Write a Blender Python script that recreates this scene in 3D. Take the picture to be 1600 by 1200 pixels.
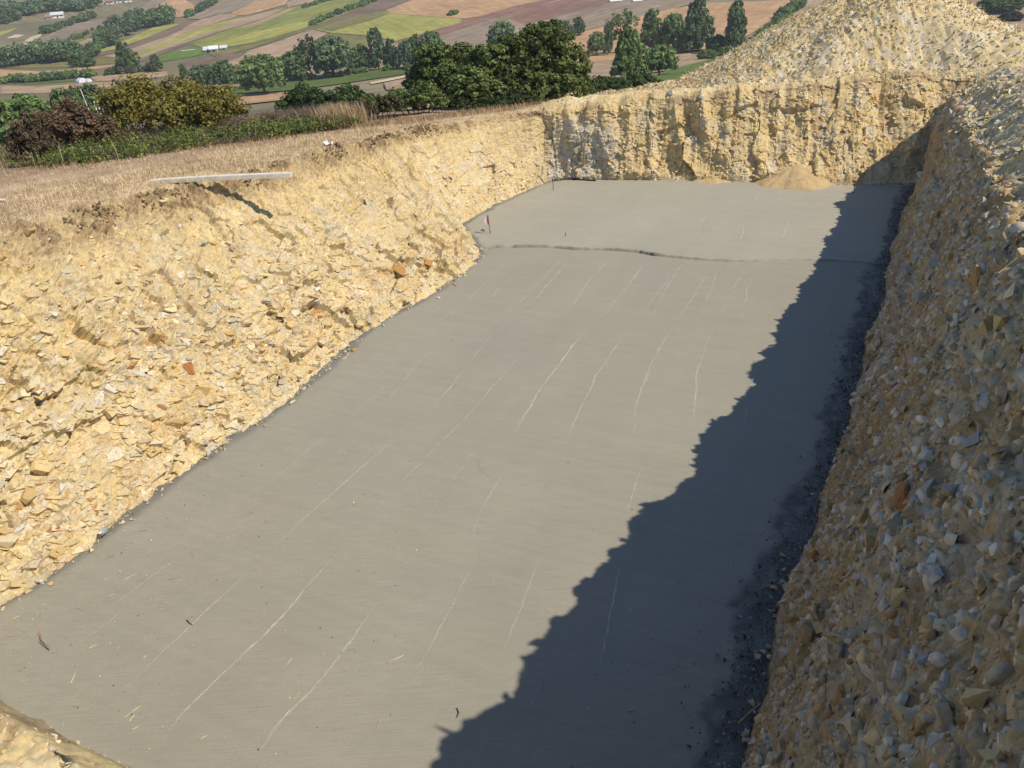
import bpy, bmesh, math, random
import numpy as np
from mathutils import Vector, Matrix, geometry as mgeo

# ------------------------------------------------------------------ camera, sky, sun, exposure
PI = math.pi
for _o in list(bpy.data.objects):
    bpy.data.objects.remove(_o)
scene = bpy.context.scene
COL = scene.collection
CAM_H, PITCH, ROLL, FPX = 6.0, math.radians(28.4), math.radians(4.5), 1190.0
cam_data = bpy.data.cameras.new('camera')
cam_data.sensor_width = 36.0
cam_data.lens = 36.0 * FPX / 1600.0
cam_data.clip_start = 0.05
cam_data.clip_end = 9000
cam = bpy.data.objects.new('camera', cam_data)
COL.objects.link(cam)
cp, sp, cr, sr = math.cos(PITCH), math.sin(PITCH), math.cos(ROLL), math.sin(ROLL)
right0, up0, fwd = Vector((1, 0, 0)), Vector((0, sp, cp)), Vector((0, cp, -sp))
camx = right0 * cr - up0 * sr
camy = right0 * sr + up0 * cr
cam.matrix_world = Matrix(((camx.x, camy.x, -fwd.x, 0), (camx.y, camy.y, -fwd.y, 0),
                           (camx.z, camy.z, -fwd.z, CAM_H), (0, 0, 0, 1)))
scene.camera = cam

SUN_EL, SUN_AZ = math.radians(48), math.radians(-30)        # azimuth measured from +x towards +y
sun_vec = Vector((math.cos(SUN_EL) * math.cos(SUN_AZ), math.cos(SUN_EL) * math.sin(SUN_AZ), math.sin(SUN_EL)))
world = bpy.data.worlds.new('World')
scene.world = world
world.use_nodes = True
wn = world.node_tree
bgn = wn.nodes['Background']
sky = wn.nodes.new('ShaderNodeTexSky')
sky.sky_type = 'NISHITA'
sky.sun_disc = False
sky.sun_elevation = SUN_EL
sky.sun_rotation = math.atan2(sun_vec.x, sun_vec.y)
sky.altitude = 300
sky.air_density = 1.0
sky.dust_density = 0.15
sky.ozone_density = 6.0
wn.links.new(sky.outputs['Color'], bgn.inputs['Color'])
bgn.inputs['Strength'].default_value = 0.12
sun_data = bpy.data.lights.new('sun', 'SUN')
sun_data.energy = 4.5
sun_data.angle = math.radians(0.5)
sun_data.color = (1.0, 0.90, 0.755)
sun = bpy.data.objects.new('sun', sun_data)
COL.objects.link(sun)
sun.location = (30, -20, 60)
sun.rotation_euler = sun_vec.to_track_quat('Z', 'Y').to_euler()
vs = scene.view_settings
vs.view_transform = 'Standard'
vs.look = 'None'
vs.exposure = 0.0
vs.gamma = 1.0
vs.use_curve_mapping = False
scene.cycles.use_denoising = True
scene.cycles.max_bounces = 4
scene.cycles.use_light_tree = False
scene.cycles.volume_bounces = 0
scene.cycles.diffuse_bounces = 2
scene.cycles.transparent_max_bounces = 6

# ------------------------------------------------------------------ surveying: a sight line of the photograph to a point of the place
def ray(px, py):
    u, v = (px - 800) / FPX, (600 - py) / FPX
    dx, dy = u * cr + v * sr, -u * sr + v * cr
    return np.array([dx, cp + dy * sp, -sp + dy * cp])
def onz(px, py, z=0.0):
    d = ray(px, py)
    return np.array([0, 0, CAM_H]) + d * ((z - CAM_H) / d[2])

# ------------------------------------------------------------------ numpy noise
def hsh(ix, iy, seed):
    n = (ix.astype(np.int64) * 374761393 + iy.astype(np.int64) * 668265263 + seed * 974634777) & 0x7fffffff
    n = ((n ^ (n >> 13)) * 1274126177) & 0x7fffffff
    n = ((n ^ (n >> 16)) * 69069 + 12345) & 0x7fffffff
    n = n ^ (n >> 15)
    return (n & 0xffffff) / float(0x1000000)
def vnoise(x, y, seed=0):
    ix, iy = np.floor(x), np.floor(y)
    fx, fy = x - ix, y - iy
    fx = fx * fx * (3 - 2 * fx); fy = fy * fy * (3 - 2 * fy)
    a = hsh(ix, iy, seed); b = hsh(ix + 1, iy, seed); c = hsh(ix, iy + 1, seed); d = hsh(ix + 1, iy + 1, seed)
    return (a * (1 - fx) + b * fx) * (1 - fy) + (c * (1 - fx) + d * fx) * fy
def fbm(x, y, seed=0, octv=4, gain=0.5):
    t = 0; a = 1.0; s = 0
    for k in range(octv):
        t = t + a * (vnoise(x * 2 ** k + 17.3 * k, y * 2 ** k - 9.1 * k, seed + k) - 0.5); s += a; a *= gain
    return t / s * 2            # about -1 .. 1
def facets(u, v, cell, seed, tilt):
    """broken rock faces: every Voronoi cell is a tilted plane; returns height, cell hash, edge distance"""
    x, y = u / cell, v / cell
    ix, iy = np.floor(x), np.floor(y)
    d1 = np.full(x.shape, 9.0); d2 = d1.copy(); h = np.zeros_like(x); cid = np.zeros_like(x)
    for ox in (-1, 0, 1):
        for oy in (-1, 0, 1):
            cx, cy = ix + ox, iy + oy
            sx = cx + 0.1 + 0.8 * hsh(cx, cy, seed); sy = cy + 0.1 + 0.8 * hsh(cx, cy, seed + 1)
            dd = np.sqrt((x - sx) ** 2 + (y - sy) ** 2)
            pl = ((x - sx) * (hsh(cx, cy, seed + 2) - 0.5) + (y - sy) * (hsh(cx, cy, seed + 3) - 0.5)) * 2 * tilt + (hsh(cx, cy, seed + 4) - 0.5)
            near = dd < d1
            d2 = np.where(near, d1, np.minimum(d2, dd))
            h = np.where(near, pl, h); cid = np.where(near, hsh(cx, cy, seed + 5), cid)
            d1 = np.where(near, dd, d1)
    return h * cell, cid, d2 - d1
def sstep(a, b, x):
    t = np.clip((x - a) / (b - a), 0, 1)
    return t * t * (3 - 2 * t)
def mixc(a, b, t):
    t = np.asarray(t)[..., None]
    return np.asarray(a) * (1 - t) + np.asarray(b) * t

# ------------------------------------------------------------------ meshes
def mesh_np(name, verts, faces, colors=None, smooth=False):
    """verts (n,3); faces (m,k) of one polygon size"""
    me = bpy.data.meshes.new(name)
    verts = np.ascontiguousarray(verts, dtype=np.float32); faces = np.ascontiguousarray(faces, dtype=np.int32)
    m, k = faces.shape
    me.vertices.add(len(verts)); me.vertices.foreach_set('co', verts.ravel())
    me.loops.add(m * k); me.loops.foreach_set('vertex_index', faces.ravel())
    me.polygons.add(m)
    me.polygons.foreach_set('loop_start', np.arange(0, m * k, k, dtype=np.int32))
    me.polygons.foreach_set('loop_total', np.full(m, k, dtype=np.int32))
    me.polygons.foreach_set('use_smooth', np.full(m, bool(smooth)))
    if colors is not None:
        ca = me.color_attributes.new('Col', 'FLOAT_COLOR', 'POINT')
        c4 = np.ones((len(verts), 4), dtype=np.float32); c4[:, :3] = colors
        ca.data.foreach_set('color', c4.ravel())
    me.update(calc_edges=True)
    return me
def grid_faces(nu, nv):
    i = np.arange(nu - 1)[:, None] * nv + np.arange(nv - 1)[None, :]
    i = i.ravel()
    return np.stack([i, i + nv, i + nv + 1, i + 1], 1)
def link(name, me, mat=None, parent=None, **props):
    o = bpy.data.objects.new(name, me)
    COL.objects.link(o)
    if mat is not None and me is not None and len(me.materials) == 0:
        me.materials.append(mat)
    if parent is not None:
        o.parent = parent
    for k, v in props.items():
        o[k] = v
    return o
def bm_mesh(name, bm, smooth=False):
    me = bpy.data.meshes.new(name)
    bmesh.ops.recalc_face_normals(bm, faces=bm.faces)
    bm.to_mesh(me); bm.free()
    if smooth:
        for p in me.polygons: p.use_smooth = True
    return me
def tube_bm(pts, radii, seg=8, bm=None, cap=True):
    bm = bm or bmesh.new()
    rings = []
    pts = [Vector(p) for p in pts]
    for i, p in enumerate(pts):
        d = (pts[min(i + 1, len(pts) - 1)] - pts[max(i - 1, 0)]).normalized()
        a = d.orthogonal().normalized() if i == 0 else (rings_a - d * rings_a.dot(d)).normalized()
        rings_a = a
        b = d.cross(a)
        rings.append([bm.verts.new(p + (a * math.cos(2 * PI * k / seg) + b * math.sin(2 * PI * k / seg)) * radii[i]) for k in range(seg)])
    for r0, r1 in zip(rings, rings[1:]):
        for k in range(seg):
            bm.faces.new((r0[k], r0[(k + 1) % seg], r1[(k + 1) % seg], r1[k]))
    if cap:
        bm.faces.new(rings[0][::-1]); bm.faces.new(rings[-1])
    return bm
def box_bm(bm, c, size, rot=None):
    r = bmesh.ops.create_cube(bm, size=1.0)
    M = Matrix.Translation(Vector(c)) @ (rot.to_4x4() if rot is not None else Matrix.Identity(4)) @ Matrix.Diagonal((*size, 1))
    bmesh.ops.transform(bm, matrix=M, verts=r['verts'])
    return bm

# ------------------------------------------------------------------ materials
def new_mat(name, rough=0.9):
    m = bpy.data.materials.new(name); m.use_nodes = True
    nt = m.node_tree; b = nt.nodes['Principled BSDF']
    b.inputs['Roughness'].default_value = rough
    b.inputs['Specular IOR Level'].default_value = 0.25
    return m, nt, b
def N(nt, t, **kw):
    n = nt.nodes.new(t)
    for k, v in kw.items():
        if hasattr(n, k): setattr(n, k, v)
        else: n.inputs[k.replace('_', ' ')].default_value = v
    return n
def ramp(nt, stops, interp='LINEAR'):
    r = nt.nodes.new('ShaderNodeValToRGB'); r.color_ramp.interpolation = interp
    el = r.color_ramp.elements
    while len(el) < len(stops): el.new(0.5)
    for e, (p, c) in zip(el, stops):
        e.position = p; e.color = (*c, 1) if len(c) == 3 else c
    return r
def mulc(nt, a, b, fac=1.0, mode='MULTIPLY'):
    m = nt.nodes.new('ShaderNodeMix'); m.data_type = 'RGBA'; m.blend_type = mode
    m.inputs[0].default_value = fac
    for s, v in ((6, a), (7, b)):
        if hasattr(v, 'is_linked') or hasattr(v, 'links'): nt.links.new(v, m.inputs[s])
        else: m.inputs[s].default_value = (*v, 1)
    return m.outputs[2]
def earth_mat(name, scale=30.0, amount=0.35, bump=0.4, dist=0.01, rough=0.95):
    """albedo from the mesh's Col attribute, broken up by grain and a fine relief"""
    m, nt, b = new_mat(name, rough)
    at = N(nt, 'ShaderNodeAttribute', attribute_name='Col')
    tc = N(nt, 'ShaderNodeNewGeometry')
    n1 = N(nt, 'ShaderNodeTexNoise', Scale=scale, Detail=7.0, Roughness=0.7)
    nt.links.new(tc.outputs['Position'], n1.inputs['Vector'])
    r = ramp(nt, [(0.28, (1 - amount,) * 3), (0.5, (1, 1, 1)), (0.75, (1 + amount * .7,) * 3)])
    nt.links.new(n1.outputs['Fac'], r.inputs['Fac'])
    nt.links.new(mulc(nt, at.outputs['Color'], r.outputs['Color']), b.inputs['Base Color'])
    if bump:
        bp = N(nt, 'ShaderNodeBump', Strength=bump, Distance=dist)
        nt.links.new(n1.outputs['Fac'], bp.inputs['Height'])
        nt.links.new(bp.outputs['Normal'], b.inputs['Normal'])
    return m
def plain_mat(name, col, rough=0.7, var=0.25, scale=12.0, metal=0.0, bump=0.0):
    m, nt, b = new_mat(name, rough)
    b.inputs['Metallic'].default_value = metal
    tc = N(nt, 'ShaderNodeTexCoord')
    n1 = N(nt, 'ShaderNodeTexNoise', Scale=scale, Detail=5.0, Roughness=0.65)
    nt.links.new(tc.outputs['Object'], n1.inputs['Vector'])
    r = ramp(nt, [(0.3, tuple(c * (1 - var) for c in col)), (0.7, tuple(min(1, c * (1 + var)) for c in col))])
    nt.links.new(n1.outputs['Fac'], r.inputs['Fac'])
    nt.links.new(r.outputs['Color'], b.inputs['Base Color'])
    if bump:
        bp = N(nt, 'ShaderNodeBump', Strength=bump, Distance=0.01)
        nt.links.new(n1.outputs['Fac'], bp.inputs['Height']); nt.links.new(bp.outputs['Normal'], b.inputs['Normal'])
    return m
def stone_mat(name, stops):
    m, nt, b = new_mat(name, 0.9)
    oi = N(nt, 'ShaderNodeObjectInfo'); tc = N(nt, 'ShaderNodeNewGeometry')
    r = ramp(nt, stops)
    nt.links.new(oi.outputs['Random'], r.inputs['Fac'])
    n1 = N(nt, 'ShaderNodeTexNoise', Scale=22.0, Detail=6.0, Roughness=0.7)
    nt.links.new(tc.outputs['Position'], n1.inputs['Vector'])
    r2 = ramp(nt, [(0.3, (0.62, 0.58, 0.5)), (0.55, (1, 1, 1)), (0.75, (1.15, 1.15, 1.15))])
    nt.links.new(n1.outputs['Fac'], r2.inputs['Fac'])
    nt.links.new(mulc(nt, r.outputs['Color'], r2.outputs['Color']), b.inputs['Base Color'])
    bp = N(nt, 'ShaderNodeBump', Strength=0.35, Distance=0.01)
    nt.links.new(n1.outputs['Fac'], bp.inputs['Height']); nt.links.new(bp.outputs['Normal'], b.inputs['Normal'])
    return m
def leaf_mat(name, rough=0.55, trans=0.3):
    """leaf colour = object colour times the leaf's own tint"""
    m, nt, b = new_mat(name, rough)
    at = N(nt, 'ShaderNodeAttribute', attribute_name='Col'); oi = N(nt, 'ShaderNodeObjectInfo')
    c = mulc(nt, at.outputs['Color'], oi.outputs['Color'])
    nt.links.new(c, b.inputs['Base Color'])
    tr = N(nt, 'ShaderNodeBsdfTranslucent'); nt.links.new(c, tr.inputs['Color'])
    mx = N(nt, 'ShaderNodeMixShader'); mx.inputs[0].default_value = trans
    nt.links.new(b.outputs[0], mx.inputs[1]); nt.links.new(tr.outputs[0], mx.inputs[2])
    nt.links.new(mx.outputs[0], nt.nodes['Material Output'].inputs['Surface'])
    return m
M_EARTH = earth_mat('yellow_marl', 26, 0.3, 0.5, 0.012)
M_GROUND = earth_mat('dry_ground', 9, 0.3, 0.3, 0.02)
M_RUBBLE = earth_mat('rubble_rock', 30, 0.25, 0.3, 0.006)
M_STONE = stone_mat('pale_stone', [(0.0, (0.55, 0.47, 0.32)), (0.35, (0.6, 0.5, 0.33)), (0.55, (0.55, 0.52, 0.45)), (0.72, (0.62, 0.58, 0.48)), (0.9, (0.52, 0.36, 0.17)), (0.96, (0.45, 0.23, 0.08)), (1.0, (0.5, 0.27, 0.1))])
M_GREYSTONE = stone_mat('grey_stone', [(0.0, (0.53, 0.44, 0.29)), (0.3, (0.54, 0.49, 0.39)), (0.55, (0.58, 0.51, 0.37)), (0.75, (0.62, 0.58, 0.48)), (0.9, (0.5, 0.35, 0.18)), (1.0, (0.45, 0.26, 0.11))])
M_LEAF = leaf_mat('leaf')
M_DRY = leaf_mat('dry_blade', 0.8, 0.15)
M_BARK = plain_mat('bark', (0.13, 0.1, 0.07), 0.95, 0.4, 6, bump=0.5)

# ------------------------------------------------------------------ the lie of the land
_pd = np.array([0, 12, 25, 35, 60, 100, 150, 190, 225, 260, 320, 400, 500, 600, 700, 780, 860, 1000, 1500, 4000.])
_pz = np.array([4.2, 3.18, 2.07, 1.0, -2.2, -7.2, -12.5, -15.0, -15.9, -15.5, -12.2, -6.5, 0.5, 7.4, 13.5, 16.8, 17.5, 14, -10, -60.])
_td = np.concatenate([np.arange(0, 100, .5), np.arange(100, 4000, 4.0)])
def _smooth_profile():
    z = np.interp(_td, _pd, _pz)
    out = z.copy()
    for i, d in enumerate(_td):
        w = max(2.0, 0.12 * d)
        s = np.linspace(-w, w, 15)
        out[i] = np.mean(np.interp(np.clip(d + s, 0, 3999), _td, z)) if d > 6 else z[i]
    return out
_tz = _smooth_profile()
def G(x, y):
    x = np.asarray(x, float); y = np.asarray(y, float)
    r = np.hypot(x, y)
    near = 4.2 - 0.085 * np.clip(y, -30, 60)
    far = np.interp(r, _td, _tz)
    t = sstep(22, 42, r)
    z = near * (1 - t) + far * t
    und = fbm(x / 130.0, y / 130.0, 5, 3) * 5.0 * sstep(90, 420, r) + fbm(x / 38.0, y / 38.0, 9, 2) * 0.7 * sstep(60, 250, r)
    rise = sstep(300, 800, r) * 10.0 * sstep(-0.55, 0.1, np.arctan2(x, np.maximum(y, 1e-3)))
    return z + und + rise
_S0 = np.geomspace(1.0, 200.0, 520)
def hit_many(PX, PY, dmin=12.0):
    """the points where the sight lines of pixels meet the natural ground"""
    out = []
    for px, py in zip(np.atleast_1d(PX), np.atleast_1d(PY)):
        d = ray(px, py); out.append(d / np.hypot(d[0], d[1]))
    D = np.array(out); res = np.zeros((len(D), 3))
    s = dmin * _S0 ** (math.log(2500 / dmin) / math.log(200.0))
    for c in range(0, len(D), 400):
        d = D[c:c + 400]
        f = CAM_H + d[:, 2:3] * s[None] - G(d[:, 0:1] * s[None], d[:, 1:2] * s[None])
        k = np.argmax(f < 0, 1); k = np.where(f[np.arange(len(d)), k] >= 0, len(s) - 1, k); k = np.maximum(k, 1)
        f0, f1 = f[np.arange(len(d)), k - 1], f[np.arange(len(d)), k]
        t = np.clip(f0 / (f0 - f1 + 1e-12), 0, 1); ss = s[k - 1] + (s[k] - s[k - 1]) * t
        res[c:c + 400, :2] = d[:, :2] * ss[:, None]
    res[:, 2] = G(res[:, 0], res[:, 1])
    return res
def hit(px, py, dmin=12.0):
    return hit_many([px], [py], dmin)[0]
def px_m(p):
    """metres per photograph pixel at a point"""
    return abs(fwd.dot(Vector((p[0], p[1], p[2] - CAM_H)))) / FPX
# ------------------------------------------------------------------ the excavation: four cut banks round a slab
class Bank:
    def __init__(s, e, bottom, rim):
        s.e = np.array(e) / np.hypot(*e); s.n = None
        s.bottom = np.array(bottom, float); s.rim = np.array(rim, float)
    def setup(s, outward):
        s.n = np.array([-s.e[1], s.e[0]])
        if s.n @ np.array(outward) < 0: s.n = -s.n
        A = s.bottom[:, :2] @ s.e; o = np.argsort(A); s.ab, s.bb = A[o], (s.bottom[:, :2] @ s.n)[o]
        A = s.rim[:, :2] @ s.e; o = np.argsort(A); s.ar, s.br, s.zr = A[o], (s.rim[:, :2] @ s.n)[o], s.rim[o, 2]
        return s
    def bot(s, a): return np.interp(a, s.ab, s.bb)
    def rimb(s, a): return np.interp(a, s.ar, s.br)
    def rimz(s, a): return np.interp(a, s.ar, s.zr)
def P0(px, py, z=0.0): return tuple(onz(px, py, z))
LEFT = Bank((.405, .914),
    [(-9.2, .2, 0), (-7.3, 4.0, 0)] + [P0(*p) for p in [(0, 945), (70, 905), (130, 862), (165, 832), (205, 800), (270, 750), (335, 703), (385, 672), (430, 640), (480, 596), (520, 565), (560, 527), (600, 498), (640, 478), (680, 455), (715, 432), (735, 415), (752, 398), (748, 384), (730, 366), (722, 354), (745, 340), (775, 322), (800, 311), (830, 297), (860, 285)]] + [(3.1, 27.5, 0)],
    [(-12.5, 0.5, 4.1), (-8.9, 6.5, 3.65)] + [P0(*p) for p in [(0, 365, 3.3), (130, 335, 3.05), (240, 303, 2.9), (357, 283, 2.8), (500, 240, 2.62), (600, 210, 2.5), (720, 187, 2.36), (790, 177, 2.28), (860, 170, 2.2)]] + [(3.3, 27.8, 1.9)]).setup((-1, 0))
RIGHT = Bank((.511, .86),
    [(-.6, .2, 0)] + [P0(*p) for p in [(1160, 1200), (1190, 1080), (1215, 960), (1262, 850), (1310, 740), (1335, 640), (1352, 560), (1378, 480), (1398, 390), (1415, 330), (1432, 286)]] + [(13.6, 24.3, 0)],
    [(.6, -1.2, 4.35), (2.62, 2.5, 4.5), (3.6, 4.45, 4.12), (5.2, 7.15, 3.6), (6.5, 9.7, 3.25), (8.15, 12.72, 3.0), (10.3, 17.0, 2.68), (12.5, 21.4, 2.36), (14.8, 25.2, 2.1)]).setup((1, 0))
FAR = Bank((.947, -.32),
    [(-.6, 25.0, 0)] + [P0(*p) for p in [(845, 288), (880, 282), (960, 283), (1060, 284), (1150, 287), (1250, 288), (1340, 289), (1432, 288)]] + [(14.5, 20.0, 0)],
    [(-.5, 25.5, 2.1)] + [P0(*p) for p in [(862, 172, 2.2), (900, 168, 2.22), (960, 160, 2.28), (1010, 152, 2.33), (1080, 150, 2.35), (1150, 140, 2.42), (1200, 136, 2.46), (1290, 128, 2.5), (1380, 120, 2.5), (1450, 116, 2.5)]] + [(15.8, 21.2, 2.5)]).setup((0, 1))
NEAR = Bank((.94, -.34),
    [(-9.5, 6.4, 0), (-6.4, 5.1, 0), (-4.0, 3.9, 0), (-1.5, 3.3, 0), (1.3, 2.9, 0), (4, 2.0, 0)],
    [(-9, 5.2, 3.7), (-5, 3.55, 3.8), (-3.2, 2.55, 3.86), (-2.35, 2.12, 3.9), (-1.86, 1.84, 3.91), (-1.38, 1.54, 3.91), (-.9, 1.28, 3.92), (0, 1.05, 3.95), (1, .95, 4.0), (4.5, .3, 4.2)]).setup((0, -1))

def inside_pit(x, y, grow):
    """1 inside the dug area, grown by that many metres past the rim"""
    m = np.ones(np.shape(x))
    for B in (LEFT, RIGHT, FAR, NEAR):
        a = x * B.e[0] + y * B.e[1]; b = x * B.n[0] + y * B.n[1]
        m = m * (1 - sstep(grow - 0.15, grow + 0.15, b - B.rimb(a)))
    return m

def bank_grid(B, a0, a1, na, nv, nw, W, lip, grade=1.0, foot=0.12, rimnoise=0.0, seed=0, soft=0.06, acoords=None):
    """rows: foot of the wall up to the rim, then out over the ground; columns along the bank, closer together near the camera"""
    t = np.linspace(0, 1, na)
    a = a0 + (a1 - a0) * t ** grade if acoords is None else acoords
    na = len(a)
    v = np.concatenate([np.linspace(-foot, 1, nv), np.ones(nw)])
    w = np.concatenate([np.zeros(nv), W * (np.arange(1, nw + 1) / nw) ** 1.5])
    A, V = np.meshgrid(a, v, indexing='ij'); _, Wd = np.meshgrid(a, w, indexing='ij')
    bb, br, zr = B.bot(A), B.rimb(A), B.rimz(A)
    if rimnoise:
        br = br + (fbm(A / 0.9, A * 0 + 3.3, seed, 6, .62) * rimnoise)
        zr = zr + fbm(A / 0.7, A * 0 + 8.1, seed + 3, 3) * rimnoise * 0.35
    Vc = np.clip(V, -1, 1)
    b = bb + (br - bb) * Vc + Wd
    z = zr * Vc
    x = A * B.e[0] + b * B.n[0]; y = A * B.e[1] + b * B.n[1]
    g = G(x, y)
    t = sstep(0.0, min(1.0, W), Wd)
    z = np.where(Wd > 0, (zr + lip(A, Wd)) * (1 - t) + (g + 0.03 + lip(A, Wd)) * t, z)
    z = z - soft * np.exp(-((np.where(Wd > 0, Wd, (1 - Vc) * zr)) / (soft * 2 + .02)) ** 2)
    edge = sstep(W * 0.85, W, Wd)
    z = z - 0.12 * edge
    Pb = np.stack([x, y, z], -1)
    du = np.gradient(Pb, axis=0); dv = np.gradient(Pb, axis=1)
    nrm = np.cross(du, dv); nrm /= np.linalg.norm(nrm, axis=-1, keepdims=True) + 1e-9
    sgn = np.sign(nrm[..., 2:3].mean()); nrm = nrm * sgn
    S = np.concatenate([np.zeros((na, 1)), np.cumsum(np.linalg.norm(np.diff(Pb, axis=1), axis=-1), axis=1)], 1)
    return A, V, Wd, S, Pb, nrm

CREAM, SOIL, OCHRE, ORANGE, GREYW, BROWN = (.655, .54, .32), (.60, .46, .225), (.55, .37, .15), (.43, .205, .055), (.57, .53, .44), (.2, .135, .075)
banks = {}
def finish_bank(name, label, A, Pf, C, mat=None, smooth=False):
    na, nrow = A.shape
    me = mesh_np(name, Pf.reshape(-1, 3), grid_faces(na, nrow), C.reshape(-1, 3), smooth)
    o = link(name, me, mat or M_EARTH, kind='structure', label=label)
    return o
def rock_palette(h, base, pal):
    """colour of a rock face picked by its cell hash"""
    c = np.broadcast_to(np.asarray(base), h.shape + (3,)).copy()
    lo = 0.0
    for wgt, col in pal:
        s = (h >= lo) & (h < lo + wgt); c[s] = col; lo += wgt
    return c

# --- left bank: sandy with bucket-tooth grooves above, broken marl below
A, V, W, S, Pb, nrm = bank_grid(LEFT, .5, 25.5, 920, 175, 56, 3.2, lambda a, w: 0 * a, 1.0, 0.06, 0.16, 11)
rock = np.clip(1.0 - 0.9 * sstep(.5, .92, V + 0.18 * fbm(A / 1.3, S / 1.0, 31, 3)) + 0.0 * A, 0.05, 1) * sstep(0.0, .02, 1 - sstep(0, .3, W) + .001)
ontop = sstep(0.0, 0.5, W)
f1, c1, e1 = facets(A * .92 + S * .25, S * 1.25 - A * .2, 0.36, 41, .55)
wu = A + .05 * fbm(A / .2, S / .2, 7, 2); wv = S + .05 * fbm(A / .2 + 9, S / .2, 8, 2)
f2, c2, e2 = facets(wu, wv * 1.5, 0.15, 51, .7)
f3, c3, e3 = facets(wu, wv * 1.3, 0.062, 61, .8)
f4, c4, e4 = facets(A, S * 1.1, 0.9, 71, .5)
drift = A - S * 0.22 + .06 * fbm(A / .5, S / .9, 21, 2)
gr = fbm(drift / .17, S / 2.6, 12, 3)
gr2 = np.abs(fbm(drift / .42, S / 3.4, 15, 2))
clod = fbm(A / .22, S / .22, 81, 4)
crumb = fbm(A / .06, S / .06, 83, 3)
topband = sstep(.78, .93, V) * (1 - sstep(.12, .7, W))
rough = .55 + .9 * sstep(-.4, .5, fbm(A / 1.4, S / 1.1, 87, 3))
ridge = 1 - 2 * np.abs(fbm(drift / .14, S / 3.2, 13, 2))
disp = rock * (f4 * .16 + rough * (f1 * .36 + f2 * .26 + f3 * .3)) + (1 - rock) * (1 - ontop) * (.11 * gr + .07 * gr2 + .05 * ridge + f1 * .12 + f2 * .2 + f3 * .3) + .045 * gr * rock \
     + .03 * crumb * (1 - .5 * ontop) + topband * (.14 * clod + .05 * crumb - .13 * np.clip(fbm(A / .5, S / .8, 85, 2), 0, 1))
disp = disp * (1 - .75 * ontop) + ontop * .03 * clod
foot = sstep(0.0, .05, V)
disp = disp * (.4 + .6 * foot) * (1 - .5 * sstep(16, 20, A))
pal = [(.36, CREAM), (.14, GREYW), (.2, SOIL), (.1, (.58, .45, .26)), (.07, OCHRE), (.03, ORANGE), (.10, (.60, .54, .41))]
C2 = rock_palette(c2, CREAM, pal); C1 = rock_palette(c1, CREAM, [(.3, CREAM), (.2, GREYW), (.32, SOIL), (.1, OCHRE), (.03, ORANGE), (.05, (.6, .55, .44))])
C = C1 * .4 + C2 * .6
orange = sstep(.25, .6, fbm(A / 1.1 + 4, S / .7, 91, 3)) * sstep(.9, .3, V)
C = mixc(C, OCHRE, orange * .6)
C = mixc(C, SOIL, np.clip(1.0 - rock + sstep(.14, .02, e2) * .5 + .45 * fbm(A / .5, S / 1.2, 95, 3), 0, 1))
C = mixc(C, rock_palette(c3, CREAM, [(.3, CREAM), (.2, GREYW), (.35, SOIL), (.05, OCHRE)]), .3)
soilvar = fbm(A / .8, S / .5, 97, 4)
streak = fbm(drift / .11, S / 3.0, 17, 3)  # soil smears, whose painted light and dark also stand in for weak groove shading
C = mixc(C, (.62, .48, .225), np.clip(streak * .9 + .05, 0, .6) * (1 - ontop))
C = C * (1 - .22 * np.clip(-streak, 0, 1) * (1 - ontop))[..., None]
C = C * (1 + .16 * soilvar + .22 * (c3 - .5) + .16 * (c2 - .5))[..., None]
C = mixc(C, (.30, .205, .115), np.clip(topband * (.35 + .9 * sstep(-.1, .5, clod)), 0, .9) * sstep(.8, .95, V))
straw = mixc((.42, .30, .17), (.64, .50, .31), sstep(-.5, .5, fbm(A / .35, S / .25, 99, 4)))
C = mixc(C, straw, sstep(.1, .55, W + .15 * clod))
Pf = Pb + nrm * disp[..., None]
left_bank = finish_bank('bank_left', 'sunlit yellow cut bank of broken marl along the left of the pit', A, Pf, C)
banks['left'] = (left_bank, A, V, W, S, Pf, nrm, 0.5)

# --- far bank: steeper, hollowed by the bucket into buttresses, grey slurry splashed in its corner
def lip_far(a, w): return -.30 * sstep(-6.6, -7.8, a) + sstep(-7.4, -5.5, a) * 0.28 * np.exp(-((w - .9) / .7) ** 2) + .12 * sstep(.3, 2, w)
A, V, W, S, Pb, nrm = bank_grid(FAR, -8.2, 8.6, 500, 110, 56, 5.0, lip_far, 1.0, 0.06, 0.22, 13, .1)
ontop = sstep(0.0, 0.5, W)
f0, c0, e0 = facets(A + .3 * fbm(A, S, 3, 2), S * .55, 0.75, 141, .8)
f1, c1, e1 = facets(A + .1 * fbm(A * 2, S * 2, 4, 2), S * .8, 0.34, 143, .8)
f2, c2, e2 = facets(A, S * 1.1, 0.15, 145, .9)
f3, c3, e3 = facets(A, S * 1.1, 0.07, 147, .9)
butt = np.abs(fbm(A / .8 + .2 * S, S / 3.5, 151, 2))
score = fbm(A / .16 + .12 * S, S / 2.6, 153, 3)
disp = f0 * .2 + f1 * .22 + f2 * .24 + f3 * .28 - .40 * butt * sstep(0, .25, V) + .07 * score + .1
disp = disp * (1 - .8 * ontop) + ontop * (.05 * fbm(A / .3, S / .3, 155, 4) + .03 * fbm(A / .1, S / .1, 156, 2))
disp = disp * (.25 + .75 * sstep(0, .1, V)) * (1 - .35 * sstep(.8, 1, V) * (1 - ontop))
C = rock_palette(c1, SOIL, [(.3, SOIL), (.25, CREAM), (.15, GREYW), (.12, OCHRE), (.03, ORANGE)]) * .5 + rock_palette(c2, SOIL, [(.35, SOIL), (.25, CREAM), (.15, GREYW), (.05, OCHRE)]) * .5
C = mixc(C, SOIL, np.clip(.3 + .5 * fbm(A / .8, S / .6, 161, 3) + .5 * sstep(.85, 1, V), 0, 1))
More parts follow.
